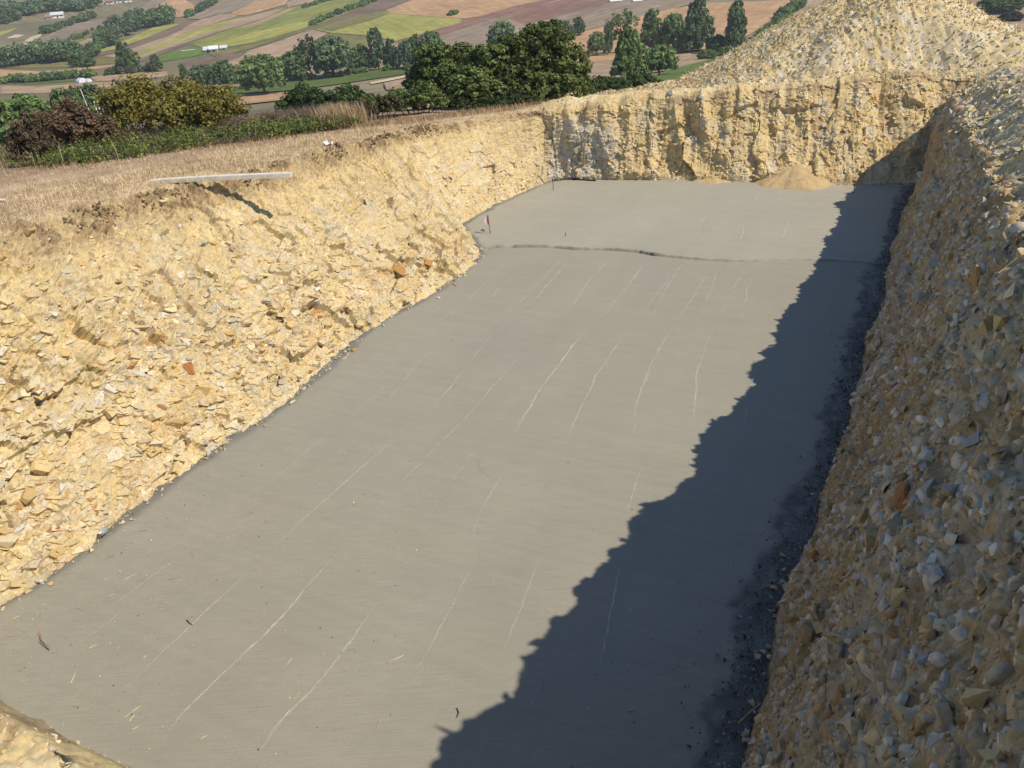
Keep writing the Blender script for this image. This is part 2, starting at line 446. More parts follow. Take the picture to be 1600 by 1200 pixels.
C = mixc(C, (.40, .29, .165), sstep(.86, .97, V) * (1 - sstep(.1, .5, W)) * sstep(-.2, .4, fbm(A / .4, S / .3, 163, 3)))
acorner = float(np.array(P0(905, 283)[:2]) @ FAR.e)
slurry = np.exp(-((A - acorner) / 1.0) ** 2) * (1 - sstep(.6, .95, V + .25 * fbm(A / .4, S / .4, 165, 3)))
C = mixc(C, (.50, .485, .44), np.clip(slurry * (1.1 + .7 * fbm(A / .25, S / .6, 166, 3)), 0, .85))
C = mixc(C, mixc(SOIL, CREAM, sstep(-.4, .5, fbm(A / .5, S / .4, 167, 4))), ontop)
C = C * (1 + .12 * fbm(A / .3, S / .3, 169, 3))[..., None]
Pf = Pb + nrm * disp[..., None]
far_bank = finish_bank('bank_far', 'hollowed yellow cut bank closing the far end of the pit', A, Pf, C)
banks['far'] = (far_bank, A, V, W, S, Pf, nrm, 0.4)

# --- right bank: in its own shade, stony, a loose spoil slope above the rim
def lip_right(a, w): return 0.42 * sstep(0, 1.3, w) * (1 - .55 * sstep(1.3, 3.2, w)) * sstep(-4, 3, a)
A, V, W, S, Pb, nrm = bank_grid(RIGHT, -1.0, 27.0, 860, 220, 56, 4.5, lip_right, 1.55, 0.05, 0.24, 17, .2)
ontop = sstep(0.0, 0.35, W)
wa = A + .06 * fbm(A / .25, S / .25, 201, 2); ws = S + .06 * fbm(A / .25 + 5, S / .25, 202, 2)
f0, c0, e0 = facets(wa, ws * .8, 0.8, 203, .5)
f1, c1, e1 = facets(wa, ws * 1.1, 0.30, 205, .6)
f2, c2, e2 = facets(wa, ws * 1.2, 0.125, 207, .7)
f3, c3, e3 = facets(wa, ws * 1.2, 0.052, 209, .8)
f5, c5, e5 = facets(wa, ws * 1.1, 0.026, 211, .8)
stony = sstep(-.25, .3, fbm(A / 1.3, S / 1.6 + A / 3, 213, 3))
bulge = np.minimum(e2, .5) / .5
gouge = fbm(A / .75 - .25 * S, S / 2.4, 225, 3); hump = fbm(A / 1.6, S / 1.2, 227, 2)
disp = .16 * gouge + .14 * hump + f0 * .10 + f1 * .12 + f2 * .14 + stony * .02 * bulge * (c2 > .35) + f3 * .2 + f5 * .2 + .03 * fbm(A / .12 , S / .12, 215, 3)
disp = disp * (.3 + .7 * sstep(0, .06, V))
disp = disp * (1 - .3 * ontop) + ontop * (.07 * fbm(A / .35, S / .35, 217, 3) + .06 * (f2 / .125) * .5)
RS, RB = (.50, .345, .165), (.43, .275, .11)
C = rock_palette(c2, RS, [(.25, (.5, .42, .29)), (.2, (.55, .49, .37)), (.25, RS), (.1, (.6, .52, .36)), (.05, (.4, .23, .1))]) * .6 + rock_palette(c1, RS, [(.3, RS), (.3, (.5, .42, .29)), (.15, (.45, .31, .17))]) * .4
C = mixc(C, rock_palette(c3, RS, [(.4, RS), (.3, (.56, .5, .38))]), .35)
C = mixc(C, RB, np.clip((1 - stony) * .75 + .4 * sstep(.14, .02, e2), 0, .9))
C = mixc(C, (.46, .27, .11), sstep(.35, .65, fbm(A / .7 + 3, S / 1.1, 219, 3)) * .55)
C = C * (1 + .22 * fbm(A / .4, S / .6, 221, 4) + .2 * (c5 - .5))[..., None]
C = mixc(C, mixc(SOIL, CREAM, sstep(-.4, .4, fbm(A / .2, S / .2, 223, 3))), sstep(0, .25, W))
Pf = Pb + nrm * disp[..., None]
right_bank = finish_bank('bank_right', 'shaded stony brown cut bank along the right of the pit', A, Pf, C, None, True)
banks['right'] = (right_bank, A, V, W, S, Pf, nrm, 0.4)

# --- near bank, of which only a corner of the top shows
A, V, W, S, Pb, nrm = bank_grid(NEAR, -10, 4, 420, 40, 110, 3.0, lambda a, w: 0 * a, 1.0, 0.05, 0.05, 19, .05, np.concatenate([np.linspace(-10, -4.2, 60, endpoint=False), np.linspace(-4.2, -.6, 330, endpoint=False), np.linspace(-.6, 4, 50)]))
f2, c2, e2 = facets(A, S, 0.11, 301, .7); f3, c3, e3 = facets(A, S, 0.045, 303, .7)
clod = fbm(A / .16, S / .16, 305, 4)
disp = f2 * .12 + f3 * .22 + .03 * clod + .014 * fbm(A / .03, S / .03, 307, 3)
C = mixc(SOIL, (.42, .30, .16), sstep(-.3, .5, fbm(A / .3, S / .3, 309, 4)))
C = mixc(C, CREAM, (c2 > .72) * .7)
C = mixc(C, (.33, .235, .13), sstep(.1, .6, fbm(A / .12, S / .12, 311, 3)) * .5)
C = C * (1 + .3 * (c3 - .5) + .15 * clod)[..., None]
Pf = Pb + nrm * disp[..., None]
near_bank = finish_bank('bank_near', 'rough edge of the bank at the camera end of the pit', A, Pf, C, None, True)
banks['near'] = (near_bank, A, V, W, S, Pf, nrm, 0.4)

# ------------------------------------------------------------------ natural ground: one sheet from the pit to the skyline
th = np.concatenate([np.linspace(-PI, -1.05, 60, endpoint=False), np.linspace(-1.05, 1.05, 520, endpoint=False), np.linspace(1.05, PI, 60)])
rr = np.geomspace(1.2, 3900, 340)
T, R_ = np.meshgrid(th, rr, indexing='ij')
x, y = R_ * np.sin(T), R_ * np.cos(T)
z = G(x, y)
z = z - 7.0 * inside_pit(x, y, 0.85) * (R_ < 45) - 1.2 * (1 - sstep(1.5, 3.0, R_))
z = z + .03 * fbm(x / .5, y / .5, 401, 3) * (1 - sstep(40, 80, R_))
n1 = fbm(x / 60, y / 60, 403, 4); n2 = fbm(x / 9, y / 9, 405, 4); n3 = fbm(x / .6, y / .6, 407, 4)
Cn = mixc((.42, .30, .17), (.62, .48, .30), sstep(-.5, .5, n3))
Cm = mixc((.235, .135, .085), (.29, .18, .115), sstep(-.4, .4, n2))
Cf = mixc(mixc((.19, .165, .09), (.30, .24, .145), sstep(-.3, .4, n1)), (.11, .125, .05), sstep(.05, .5, n2) * .7)
Cg = mixc(mixc(Cn, Cm, sstep(17, 26, R_ + 3 * n2) * sstep(.05, -.2, x / np.maximum(y, 1))), Cf, sstep(70, 130, R_ + 12 * n2))
ground = link('ground', mesh_np('ground', np.stack([x, y, z], -1).reshape(-1, 3), grid_faces(*T.shape), Cg.reshape(-1, 3), True), M_GROUND,
              kind='structure', label='dry sloping land falling into the valley and rising beyond it')

# ------------------------------------------------------------------ lean concrete slab, poured in two bays
def slab_material(name, tint):
    m, nt, b = new_mat(name, 0.85)
    at = N(nt, 'ShaderNodeAttribute', attribute_name='Col'); g = N(nt, 'ShaderNodeNewGeometry')
    mp = N(nt, 'ShaderNodeMapping'); mp.inputs['Rotation'].default_value = (0, 0, math.radians(27)); mp.inputs['Scale'].default_value = (1.6, 55.0, 1)
    nt.links.new(g.outputs['Position'], mp.inputs['Vector'])
    brush = N(nt, 'ShaderNodeTexNoise', Scale=1.0, Detail=5.0, Roughness=0.65); nt.links.new(mp.outputs[0], brush.inputs['Vector'])
    grain = N(nt, 'ShaderNodeTexNoise', Scale=120.0, Detail=4.0, Roughness=0.7); nt.links.new(g.outputs['Position'], grain.inputs['Vector'])
    big = N(nt, 'ShaderNodeTexNoise', Scale=0.45, Detail=4.0, Roughness=0.55); nt.links.new(g.outputs['Position'], big.inputs['Vector'])
    rb = ramp(nt, [(0.3, (.94, .94, .94)), (0.7, (1.05, 1.05, 1.05))]); nt.links.new(brush.outputs['Fac'], rb.inputs['Fac'])
    rg = ramp(nt, [(0.3, (.84, .84, .84)), (0.7, (1.12, 1.12, 1.12))]); nt.links.new(grain.outputs['Fac'], rg.inputs['Fac'])
    rB = ramp(nt, [(0.3, (.97, .985, .975)), (0.5, (1, 1, 1)), (0.7, (1.025, 1.0, 1.0))]); nt.links.new(big.outputs['Fac'], rB.inputs['Fac'])
    c = mulc(nt, mulc(nt, mulc(nt, at.outputs['Color'], rb.outputs['Color']), rg.outputs['Color']), rB.outputs['Color'])
    nt.links.new(c, b.inputs['Base Color'])
    ad = N(nt, 'ShaderNodeMath', operation='ADD'); nt.links.new(brush.outputs['Fac'], ad.inputs[0]); nt.links.new(grain.outputs['Fac'], ad.inputs[1])
    bp = N(nt, 'ShaderNodeBump', Strength=0.5, Distance=0.012); nt.links.new(ad.outputs[0], bp.inputs['Height']); nt.links.new(bp.outputs['Normal'], b.inputs['Normal'])
    return m
M_SLAB = slab_material('lean_concrete', 1)
J = [np.array(onz(*p)) for p in [(640, 384), (700, 385), (752, 388), (800, 387), (850, 387), (900, 391), (950, 392), (1000, 395), (1022, 400), (1060, 404), (1110, 408), (1170, 410), (1230, 407), (1300, 408), (1360, 411), (1420, 414), (1520, 420)]]
JA = np.array([p[:2] @ FAR.e for p in J]); JB = np.array([p[:2] @ FAR.n for p in J])
def joint_b(a): return np.interp(a, JA, JB)
SLAB_C = np.array((.352, .333, .262))
def slab_bay(name, label, far):
    if far:
        a = np.linspace(-8.5, 8.2, 460); t = np.linspace(0, 1, 90) ** 1.6
        A, Tt = np.meshgrid(a, t, indexing='ij')
        b0 = joint_b(A) + .02 * fbm(A / .2, A * 0, 511, 4); b1 = FAR.bot(A) + .35
        Bv = b0 + (b1 - b0) * Tt
    else:
        a = np.linspace(-8.5, 7.5, 360); t = np.linspace(0, 1, 300)
        A, Tt = np.meshgrid(a, t, indexing='ij')
        b0 = 1.2 + 0 * A; b1 = joint_b(A) + .3
        Bv = b0 + (b1 - b0) * Tt
    x = A * FAR.e[0] + Bv * FAR.n[0]; y = A * FAR.e[1] + Bv * FAR.n[1]
    aR = x * RIGHT.e[0] + y * RIGHT.e[1]; dR = RIGHT.bot(aR) - (x * RIGHT.n[0] + y * RIGHT.n[1])      # metres from the right edge
    aL = x * LEFT.e[0] + y * LEFT.e[1]; dL = LEFT.bot(aL) - (x * LEFT.n[0] + y * LEFT.n[1])
    dN = NEAR.bot(x * NEAR.e[0] + y * NEAR.e[1]) - (x * NEAR.n[0] + y * NEAR.n[1])
    nz = fbm(x / .5, y / .5, 521, 4)
    fringe = sstep(.40, .27, dR + .16 * nz + .2 * fbm(x / 1.2, y / 1.2, 523, 2) + .1 * fbm(x / .12, y / .12, 524, 2))
    fl = sstep(.20, .04, dL + .09 * nz) + sstep(.45, .1, dN + .2 * nz) * .6
    lump = fbm(x / .07, y / .07, 525, 3) * .5 + fbm(x / .2, y / .2, 527, 3)
    z = .006 * fbm(x / .9, y / .9, 529, 3) + .0025 * fbm(x / .12, y / .12, 531, 2)
    z = z + fringe * (-.035 + .05 * lump) + np.clip(fl, 0, 1) * (.02 * lump)
    if far:
        lipz = np.exp(-((Tt * (b1 - b0)) / (.055 + .035 * nz)) ** 2)
        z = z + .05 - .03 * sstep(-1.4, 3.5, A) + .028 * lipz * np.clip(.4 + 1.5 * lump, 0, 2) * (.2 + .8 * sstep(-.5, -2.5, A))
        z[:, 0] = -.06
    C = np.broadcast_to(SLAB_C * (1.13 if far else 1.0), x.shape + (3,)).copy()
    C = C * (1 + .035 * fbm(x / 1.6, y / 1.6, 533, 3))[..., None]
    rip = fbm((x * .88 - y * .47) / .8, (x * .47 + y * .88) / .05, 541, 2)
    z = z + .0018 * rip
    C = C * (1 + .055 * rip + .03 * fbm((x * .88 - y * .47) / .35, (x * .47 + y * .88) / 3.0, 543, 3))[..., None]
    damp = sstep(.2, .55, fbm(x / 2.5, y / 1.2, 535, 3))
    C = mixc(C, C * np.array((.985, .99, 1.01)), damp)
    C = mixc(C, (.165, .16, .145), np.clip(fringe * (.7 + .8 * lump), 0, .95))
    C = mixc(C, (.16, .155, .14), np.clip(fl * (.7 + .4 * lump), 0, .85))
    if far:
        C = mixc(C, (.25, .24, .195), np.clip(lipz * (.45 + 1.6 * lump) * (.25 + .75 * sstep(-.5, -2.5, A)), 0, .8))
    me = mesh_np(name, np.stack([x, y, z], -1).reshape(-1, 3), grid_faces(*x.shape), C.reshape(-1, 3), True)
    return link(name, me, M_SLAB, kind='structure', label=label)
slab = slab_bay('slab', 'long grey lean concrete slab covering most of the pit floor', False)
slab_far = slab_bay('slab', 'paler grey concrete bay poured at the far end behind the joint', True)
# ------------------------------------------------------------------ broken stone: shared angular hulls
rng = np.random.default_rng(7)
def stone_proto(seed, npt=11):
    r = np.random.default_rng(seed)
    bm = bmesh.new()
    sx, sy, sz = 1.0, r.uniform(.6, .95), r.uniform(.35, .7)
    for _ in range(npt):
        p = r.uniform(-1, 1, 3); p = p / max(abs(p)) * r.uniform(.75, 1)
        bm.verts.new((p[0] * sx * .5, p[1] * sy * .5, p[2] * sz * .5))
    res = bmesh.ops.convex_hull(bm, input=bm.verts)
    bmesh.ops.delete(bm, geom=[g for g in res['geom_interior'] if isinstance(g, bmesh.types.BMVert)], context='VERTS')
    bmesh.ops.triangulate(bm, faces=bm.faces)
    bmesh.ops.recalc_face_normals(bm, faces=bm.faces)
    return bm
STONES, STONE_NP = [], []
for k in range(16):
    bm = stone_proto(1000 + k, 10 + k % 5)
    bmesh.ops.bevel(bm, geom=list(bm.edges), offset=.035, segments=1, affect='EDGES') if k % 2 == 0 else None
    me = bm_mesh('stone', bm); me.materials.append(M_STONE); STONES.append(me)
M_HSTONE = stone_mat('heap_stone', [(0.0, SOIL), (.5, CREAM), (.8, (.56, .47, .3)), (1.0, (.5, .47, .4))])
HSTONES = []
for me in STONES:
    g = me.copy(); g.materials[0] = M_HSTONE; HSTONES.append(g)
GSTONES = []
for me in STONES:
    g = me.copy(); g.materials[0] = M_GREYSTONE; GSTONES.append(g)
for k in range(16):
    bm = stone_proto(2000 + k, 7 + k % 2)
    bm.verts.ensure_lookup_table()
    STONE_NP.append((np.array([v.co for v in bm.verts]), np.array([[v.index for v in f.verts] for f in bm.faces]))); bm.free()
SLAB_NP = []
for k in range(14):
    q = np.random.default_rng(3000 + k); m = 5 + k % 3
    an = np.sort(q.uniform(0, 2 * PI, m)) * .35 + (np.arange(m) * 2 * PI / m) * .65; rd = q.uniform(.36, .6, m); sl = q.normal(size=2) * .25
    top = np.stack([np.cos(an) * rd, np.sin(an) * rd * q.uniform(.5, .85), 0 * an], 1); top[:, 2] = .17 + top[:, :2] @ sl
    bot_ = top * np.array([1.22, 1.22, 0]) + np.array([0, 0, -.2])
    F = [(0, i, i + 1) for i in range(1, m - 1)] + [t for i in range(m) for t in ((i, m + i, m + (i + 1) % m), (i, m + (i + 1) % m, (i + 1) % m))]
    SLAB_NP.append((np.concatenate([top, bot_]), np.array(F)))
SHARD_NP = []
for k in range(18):
    q = np.random.default_rng(3300 + k); m = 4 + k % 3
    an = (np.arange(m) + q.uniform(-.38, .38, m)) * 2 * PI / m; rd = q.uniform(.28, .66, m); asp = q.uniform(.38, .75)
    top = np.stack([np.cos(an) * rd, np.sin(an) * rd * asp, 0 * an], 1)
    top[:, 2] = .10 + q.normal() * .10 * top[:, 0] - q.uniform(.1, .55) * top[:, 1]        # the lower edge stands out and throws a shadow
    bot_ = top * np.array([1.04, 1.04, 0]) + np.array([0, .03, -.25])
    F = [(0, i, i + 1) for i in range(1, m - 1)] + [t for i in range(m) for t in ((i, m + i, m + (i + 1) % m), (i, m + (i + 1) % m, (i + 1) % m))]
    SHARD_NP.append((np.concatenate([top, bot_]), np.array(F)))
def bed_rot(n, r, flat, along, tilt):
    """shards lie along the bedding: long axis near the bank's run, y axis up the face"""
    z = flat + r.normal(size=(n, 3)) * tilt; z /= np.linalg.norm(z, axis=1, keepdims=True)
    x = np.array([*along, 0.0])[None] + np.array([0, 0, 1.0]) * r.normal(size=(n, 1)) * .55 - np.array([0, 0, .25])
    x = x - z * (x * z).sum(1, keepdims=True); x /= np.linalg.norm(x, axis=1, keepdims=True)
    y = np.cross(z, x); fl = np.where(y[:, 2:3] < 0, -1.0, 1.0)
    return np.stack([x * fl, y * fl, z], -1)
def rot_np(n, r, flat=None, tilt=.30):
    """n random rotation matrices; with flat given, z axis near those normals"""
    if flat is None:
        z = r.normal(size=(n, 3))
    else:
        z = flat + r.normal(size=(n, 3)) * tilt
    z /= np.linalg.norm(z, axis=1, keepdims=True)
    t = r.normal(size=(n, 3)); x = np.cross(t, z); x /= np.linalg.norm(x, axis=1, keepdims=True)
    y = np.cross(z, x)
    return np.stack([x, y, z], -1)
def rubble(name, pos, size, cols, parent, seed, flat=None, label=None, tilt=.30, zs=1.0, protos=None, along=None, smooth=False):
    protos = protos or STONE_NP
    r = np.random.default_rng(seed); n = len(pos)
    R = rot_np(n, r, flat, tilt) if along is None else bed_rot(n, r, flat, along, tilt); kind = r.integers(0, len(protos), n)
    VV, FF, CC = [], [], []; off = 0
    for k, (v, f) in enumerate(protos):
        s = np.where(kind == k)[0]
        if not len(s): continue
        P = np.einsum('nij,vj->nvi', R[s], v * np.array([1, 1, zs])) * size[s][:, None, None] + pos[s][:, None, :]
        VV.append(P.reshape(-1, 3)); FF.append((f[None] + (np.arange(len(s)) * len(v))[:, None, None] + off).reshape(-1, 3)); off += len(s) * len(v)
        CC.append(np.repeat(cols[s], len(v), 0))
    me = mesh_np(name, np.concatenate(VV), np.concatenate(FF), np.concatenate(CC), smooth)
    o = link(name, me, M_RUBBLE, parent, kind='stuff')
    if label: o['label'] = label
    return o
def place_stones(pos, nrm, size, parent, seed, protos, sink=.25):
    r = np.random.default_rng(seed)
    R = rot_np(len(pos), r, nrm)
    for p, n, s, m in zip(pos, nrm, size, R):
        o = bpy.data.objects.new('stone', protos[r.integers(len(protos))]); COL.objects.link(o)
        M = Matrix(((*m[0], 0), (*m[1], 0), (*m[2], 0), (0, 0, 0, 1)))
        sc = s * np.array((1, r.uniform(.8, 1.1), r.uniform(.7, 1.1)))
        o.matrix_world = Matrix.Translation(Vector(p + n * s * (.12 - sink * .5))) @ M @ Matrix.Diagonal((*sc, 1))
        o.parent = parent
def pick_cols(n, r, pal, wts, var=.12):
    c = np.array(pal)[r.choice(len(pal), n, p=np.array(wts) / sum(wts))]
    return np.clip(c * (1 + r.normal(size=(n, 1)) * var), .02, .9)
WARM = ([CREAM, GREYW, SOIL, OCHRE, ORANGE, (.58, .52, .40)], [.36, .2, .24, .06, .02, .12])
COOL = ([(.58, .49, .335), (.64, .57, .45), (.54, .40, .22), (.47, .29, .11), (.72, .65, .52)], [.34, .28, .24, .06, .08])
def sample_bank(key, n, seed, wfun, wmin=0.0, wmax=0.0, amin=None, amax=None):
    o, A, V, W, S, Pf, nr, _ = banks[key]; r = np.random.default_rng(seed)
    idx = r.integers(0, A.size, n * 14)
    a, v, w = A.ravel()[idx], V.ravel()[idx], W.ravel()[idx]
    ok = (w >= wmin) & (w <= wmax) & (v > .015)
    if amin is not None: ok &= (a > amin) & (a < amax)
    ok &= r.random(len(idx)) < wfun(a, v, w)
    idx = idx[ok][:n]
    return Pf.reshape(-1, 3)[idx], nr.reshape(-1, 3)[idx]
def dens(v): return np.clip(1.05 - v, .12, 1)
# left bank: 300 stones one can pick out, finer broken marl between them
p, n = sample_bank('left', 300, 21, lambda a, v, w: dens(v) ** 1.6 * sstep(19, 5, a), amin=3.4, amax=24)
r = np.random.default_rng(22)
place_stones(p, n, .07 + .15 * r.random(len(p)) ** 2.2, left_bank, 23, STONES, .8)
def shingle(key, n, seed, wfun, smin, smax, pw, pal, parent, name, a0, a1, sink=.06, jit=.12, tilt=.2, zs=.8, protos=None, along=None, dmin=.15, dmax=.8):
    """broken rock faces standing out of a bank, each a flat angular piece let into the surface"""
    r = np.random.default_rng(seed)
    p, nn = sample_bank(key, n, seed, wfun, amin=a0, amax=a1)
    sz = smin + (smax - smin) * r.random(len(p)) ** pw
    dust = r.uniform(dmin, dmax, (len(p), 1)); cc = pick_cols(len(p), r, *pal, jit) * (1 - dust) + np.array(SOIL if key != 'right' else (.45, .30, .14)) * dust * r.uniform(.9, 1.12, (len(p), 1))
    if key == 'left': sz = sz * (1 - .3 * sstep(9, 16, p[:, :2] @ LEFT.e))
    rubble(name, p - nn * (sz * sink)[:, None], sz, cc, parent, seed + 1, nn, None, tilt, zs, protos, along, key == 'right' and smax > .1)
shingle('left', 9500, 24, lambda a, v, w: np.clip(1.08 - v, .05, 1) ** 1.5, .02, .07, 1.5, WARM, left_bank, 'marl_fragments', 3, 25)
shingle('left', 7000, 26, lambda a, v, w: np.clip(1.12 - v - .2 * sstep(8, 15, a), .03, 1) ** 1.7 * (1 - .45 * sstep(9, 16, a)), .05, .27, 2.4, (WARM[0], [.36, .3, .12, .09, .04, .09]), left_bank, 'marl_faces', 3, 24.5, .11, .13, .2, 1.0, SHARD_NP, LEFT.e, .05, .65)
# crumbling topsoil along the brink of the left bank
o_, A, V, W, S, Pf, nr_, _ = banks['left']
edge_w = np.clip(sstep(.90, .97, V) * (1 - sstep(.03, .22, W)), 0, 1) * sstep(-.05, .35, fbm(A / .55, S * 0 + 2.2, 731, 3)) * ((A > 3) & (A < 24))
ew = edge_w.ravel() / edge_w.sum(); idx = r.choice(A.size, 2600, p=ew)
rubble('topsoil_clods', Pf.reshape(-1, 3)[idx] + r.normal(size=(2600, 3)) * .02, .03 + .10 * r.random(2600) ** 2, pick_cols(2600, r, [(.22, .15, .085), (.30, .21, .12), (.42, .31, .17)], [.35, .4, .25]), left_bank, 733)
# far bank
p, n = sample_bank('far', 160, 31, lambda a, v, w: np.clip(.9 - .6 * v, 0, 1), amin=-7, amax=7.5)
place_stones(p, n, .10 + .18 * r.random(len(p)) ** 2, far_bank, 33, STONES, .4)
shingle('far', 3600, 34, lambda a, v, w: np.clip(1 - .45 * v, 0, 1), .05, .2, 2.2, (WARM[0], [.4, .14, .34, .06, .02, .04]), far_bank, 'marl_fragments', -8, 8, .06, .12, .22, 1.0, SHARD_NP, FAR.e)
p, n = sample_bank('far', 5200, 36, lambda a, v, w: .25 + .75 * sstep(-3, 3, a), .15, 4.2, -8, 8.5)
rubble('loose_rubble', p, .035 + .085 * r.random(len(p)) ** 2.2, pick_cols(len(p), r, *WARM), far_bank, 37, n)
# right bank
p, n = sample_bank('right', 300, 41, lambda a, v, w: sstep(17, 3, a) * (.4 + .6 * dens(v)), amin=2.5, amax=20)
place_stones(p, n, .05 + .11 * r.random(len(p)) ** 2.5, right_bank, 43, GSTONES, .85)
shingle('right', 12500, 44, lambda a, v, w: sstep(26, 5, a), .02, .06, 1.6, COOL, right_bank, 'stone_fragments', 1.5, 24)
shingle('right', 11500, 442, lambda a, v, w: sstep(26, 6, a), .035, .15, 2.3, COOL, right_bank, 'stone_faces', 1.5, 24, .10, .2, .19, 1.0, SLAB_NP, None, .0, .45)
shingle('right', 3500, 446, lambda a, v, w: sstep(22, 5, a), .05, .15, 1.9, COOL, right_bank, 'stone_lumps', 1.5, 22, .1, .16, .4, 1.0)
p, n = sample_bank('right', 9500, 46, lambda a, v, w: .3 + .7 * sstep(6, 16, a), .02, 3.2, 2, 26)
rubble('loose_rubble', p, (.03 + .13 * r.random(len(p)) ** 2.2) * (.8 + .6 * sstep(8, 20, p[:, 1])), pick_cols(len(p), r, WARM[0], [.3, .34, .14, .03, .01, .18]), right_bank, 47, n)
p, n = sample_bank('right', 900, 461, lambda a, v, w: 0 * a + 1, 0.0, .35, 1.0, 26)
rubble('brink_stones', p + np.array([0, 0, .03]), .06 + .2 * r.random(len(p)) ** 2, pick_cols(len(p), r, *WARM), right_bank, 463)
# near bank
p, n = sample_bank('near', 7000, 48, lambda a, v, w: 0 * a + 1, 0, 1.3, -4.2, -.8)
rubble('marl_fragments', p, .008 + .03 * r.random(len(p)) ** 2.5, pick_cols(len(p), r, *WARM), near_bank, 49, n)

# ------------------------------------------------------------------ heap of spoil behind the far bank, small heaps at its foot
def make_heap(name, label, cx, cy, height, radius, skirt, zfun, nphi, nr, seed, pal, mat=None, rock=1.0):
    ph = np.linspace(0, 2 * PI, nphi); q = np.linspace(0, 1, nr) ** .9
    Ph, Q = np.meshgrid(ph, q, indexing='ij')
    rad = (radius * 1.5) * Q
    x, y = cx + rad * np.cos(Ph), cy + rad * np.sin(Ph)
    wob = 1 + (.13 if rock > .5 else .4) * fbm(np.cos(Ph) * 1.6 + 5, np.sin(Ph) * 1.6 + 5, seed, 3)
    rr_ = rad / (radius * wob)
    h = height * (np.clip(1 - rr_, 0, None) ** 1.0 * (1 - skirt) + skirt * np.exp(-(rr_ * 1.25) ** 2))
    h = h - height * .07 * np.exp(-(rr_ / .16) ** 2)
    if rock > .5:
        h = h * sstep(.1, 2.6, x * FAR.n[0] + y * FAR.n[1] - FAR.rimb(x * FAR.e[0] + y * FAR.e[1]))
    z = zfun(x, y) + h
    fade = 1 - sstep(.8, 1.0, Q)
    f1, c1, e1 = facets(x, y, .38, seed + 1, .7); f2, c2, e2 = facets(x, y, .16, seed + 3, .8)
    z = z + fade * rock * ((.10 * fbm(x / .9, y / .9, seed + 5, 3) + .22 * fbm(x / 2.4, y / 2.4, seed + 8, 2)) + f1 * .18 + f2 * .25 + .06 * fbm(x / .12, y / .12, seed + 6, 3)) - .14 * sstep(.88, 1, Q)
    C = mixc(pal[0], pal[1], sstep(-.4, .5, fbm(x / .9, y / .9, seed + 7, 4)))
    C = mixc(C, pal[2], (c2 > .7) * .6) * (1 + .25 * (c2 - .5))[..., None]
    P = np.stack([x, y, z], -1)
    F = grid_faces(nphi, nr)
    if rock > .5:                                   # the heap stops at the brink of the pit
        keep = (inside_pit(x, y, .45) < .5).ravel()
        F = F[keep[F].all(1)]
    me = mesh_np(name, P.reshape(-1, 3), F, C.reshape(-1, 3))
    return me, P
hd = ray(1368, 30); hd = hd[:2] / np.hypot(*hd[:2]) * 32.0
heap = bpy.data.objects.new('spoil_heap', None); COL.objects.link(heap)
heap['label'] = 'tall cone of dumped yellow rubble rising behind the far bank'; heap['category'] = 'spoil heap'
me, HP = make_heap('body', '', hd[0], hd[1], 3.55, 6.9, .36, G, 260, 130, 601, (SOIL, CREAM, GREYW))
body = link('body', me, M_EARTH, heap)
flat = HP[:, 6:118].reshape(-1, 3)
off_pit = inside_pit(flat[:, 0], flat[:, 1], .3) < .5
Q = np.linspace(0, 1, 130) ** .9
wq = np.repeat(Q[None, 6:118], HP.shape[0], 0).ravel()
wq = wq / wq.sum(); front = flat[:, 1] < hd[1] + 2.0
wq = wq * (front * .9 + .1) * off_pit; wq /= wq.sum()
idx = r.choice(len(flat), 26000, p=wq)
p = flat[idx] + r.normal(size=(26000, 3)) * .02
rubble('loose_rubble', p + np.array([0, 0, .02]), .045 + .095 * r.random(len(p)) ** 2, pick_cols(len(p), r, WARM[0], [.36, .06, .46, .05, .01, .06], .08), heap, 611, None, None, .3, .7)
idx = r.choice(len(flat), 300, p=wq)
p = flat[idx]; nn = np.tile(np.array([[0, -.3, .95]]), (300, 1))
place_stones(p, nn, .10 + .12 * r.random(300) ** 2, heap, 613, HSTONES, .4)
for (px, py, hgt, rad_, lab) in [(1240, 287, .55, 1.35, 'larger cone of fine tan soil slumped at the foot of the far bank'), (1120, 286, .32, .8, 'smaller cone of fine tan soil slumped at the foot of the far bank')]:
    c = onz(px, py); c = c[:2] + FAR.n * .38
    me, SP = make_heap('soil_heap', '', c[0], c[1], hgt, rad_, .2, lambda x, y: 0 * x - .01, 90, 40, 631 + px, ((.53, .39, .20), (.50, .36, .185), (.53, .39, .2)), rock=.12)
    o = link('soil_heap', me, M_EARTH, label=lab, category='soil heap', group='soil heaps under the far bank')
    fl = SP[:, 10:36].reshape(-1, 3); ii = r.integers(0, len(fl), 260)
    rubble('crumbs', fl[ii], .015 + .05 * r.random(260) ** 2, pick_cols(260, r, *WARM), o, 641 + px)

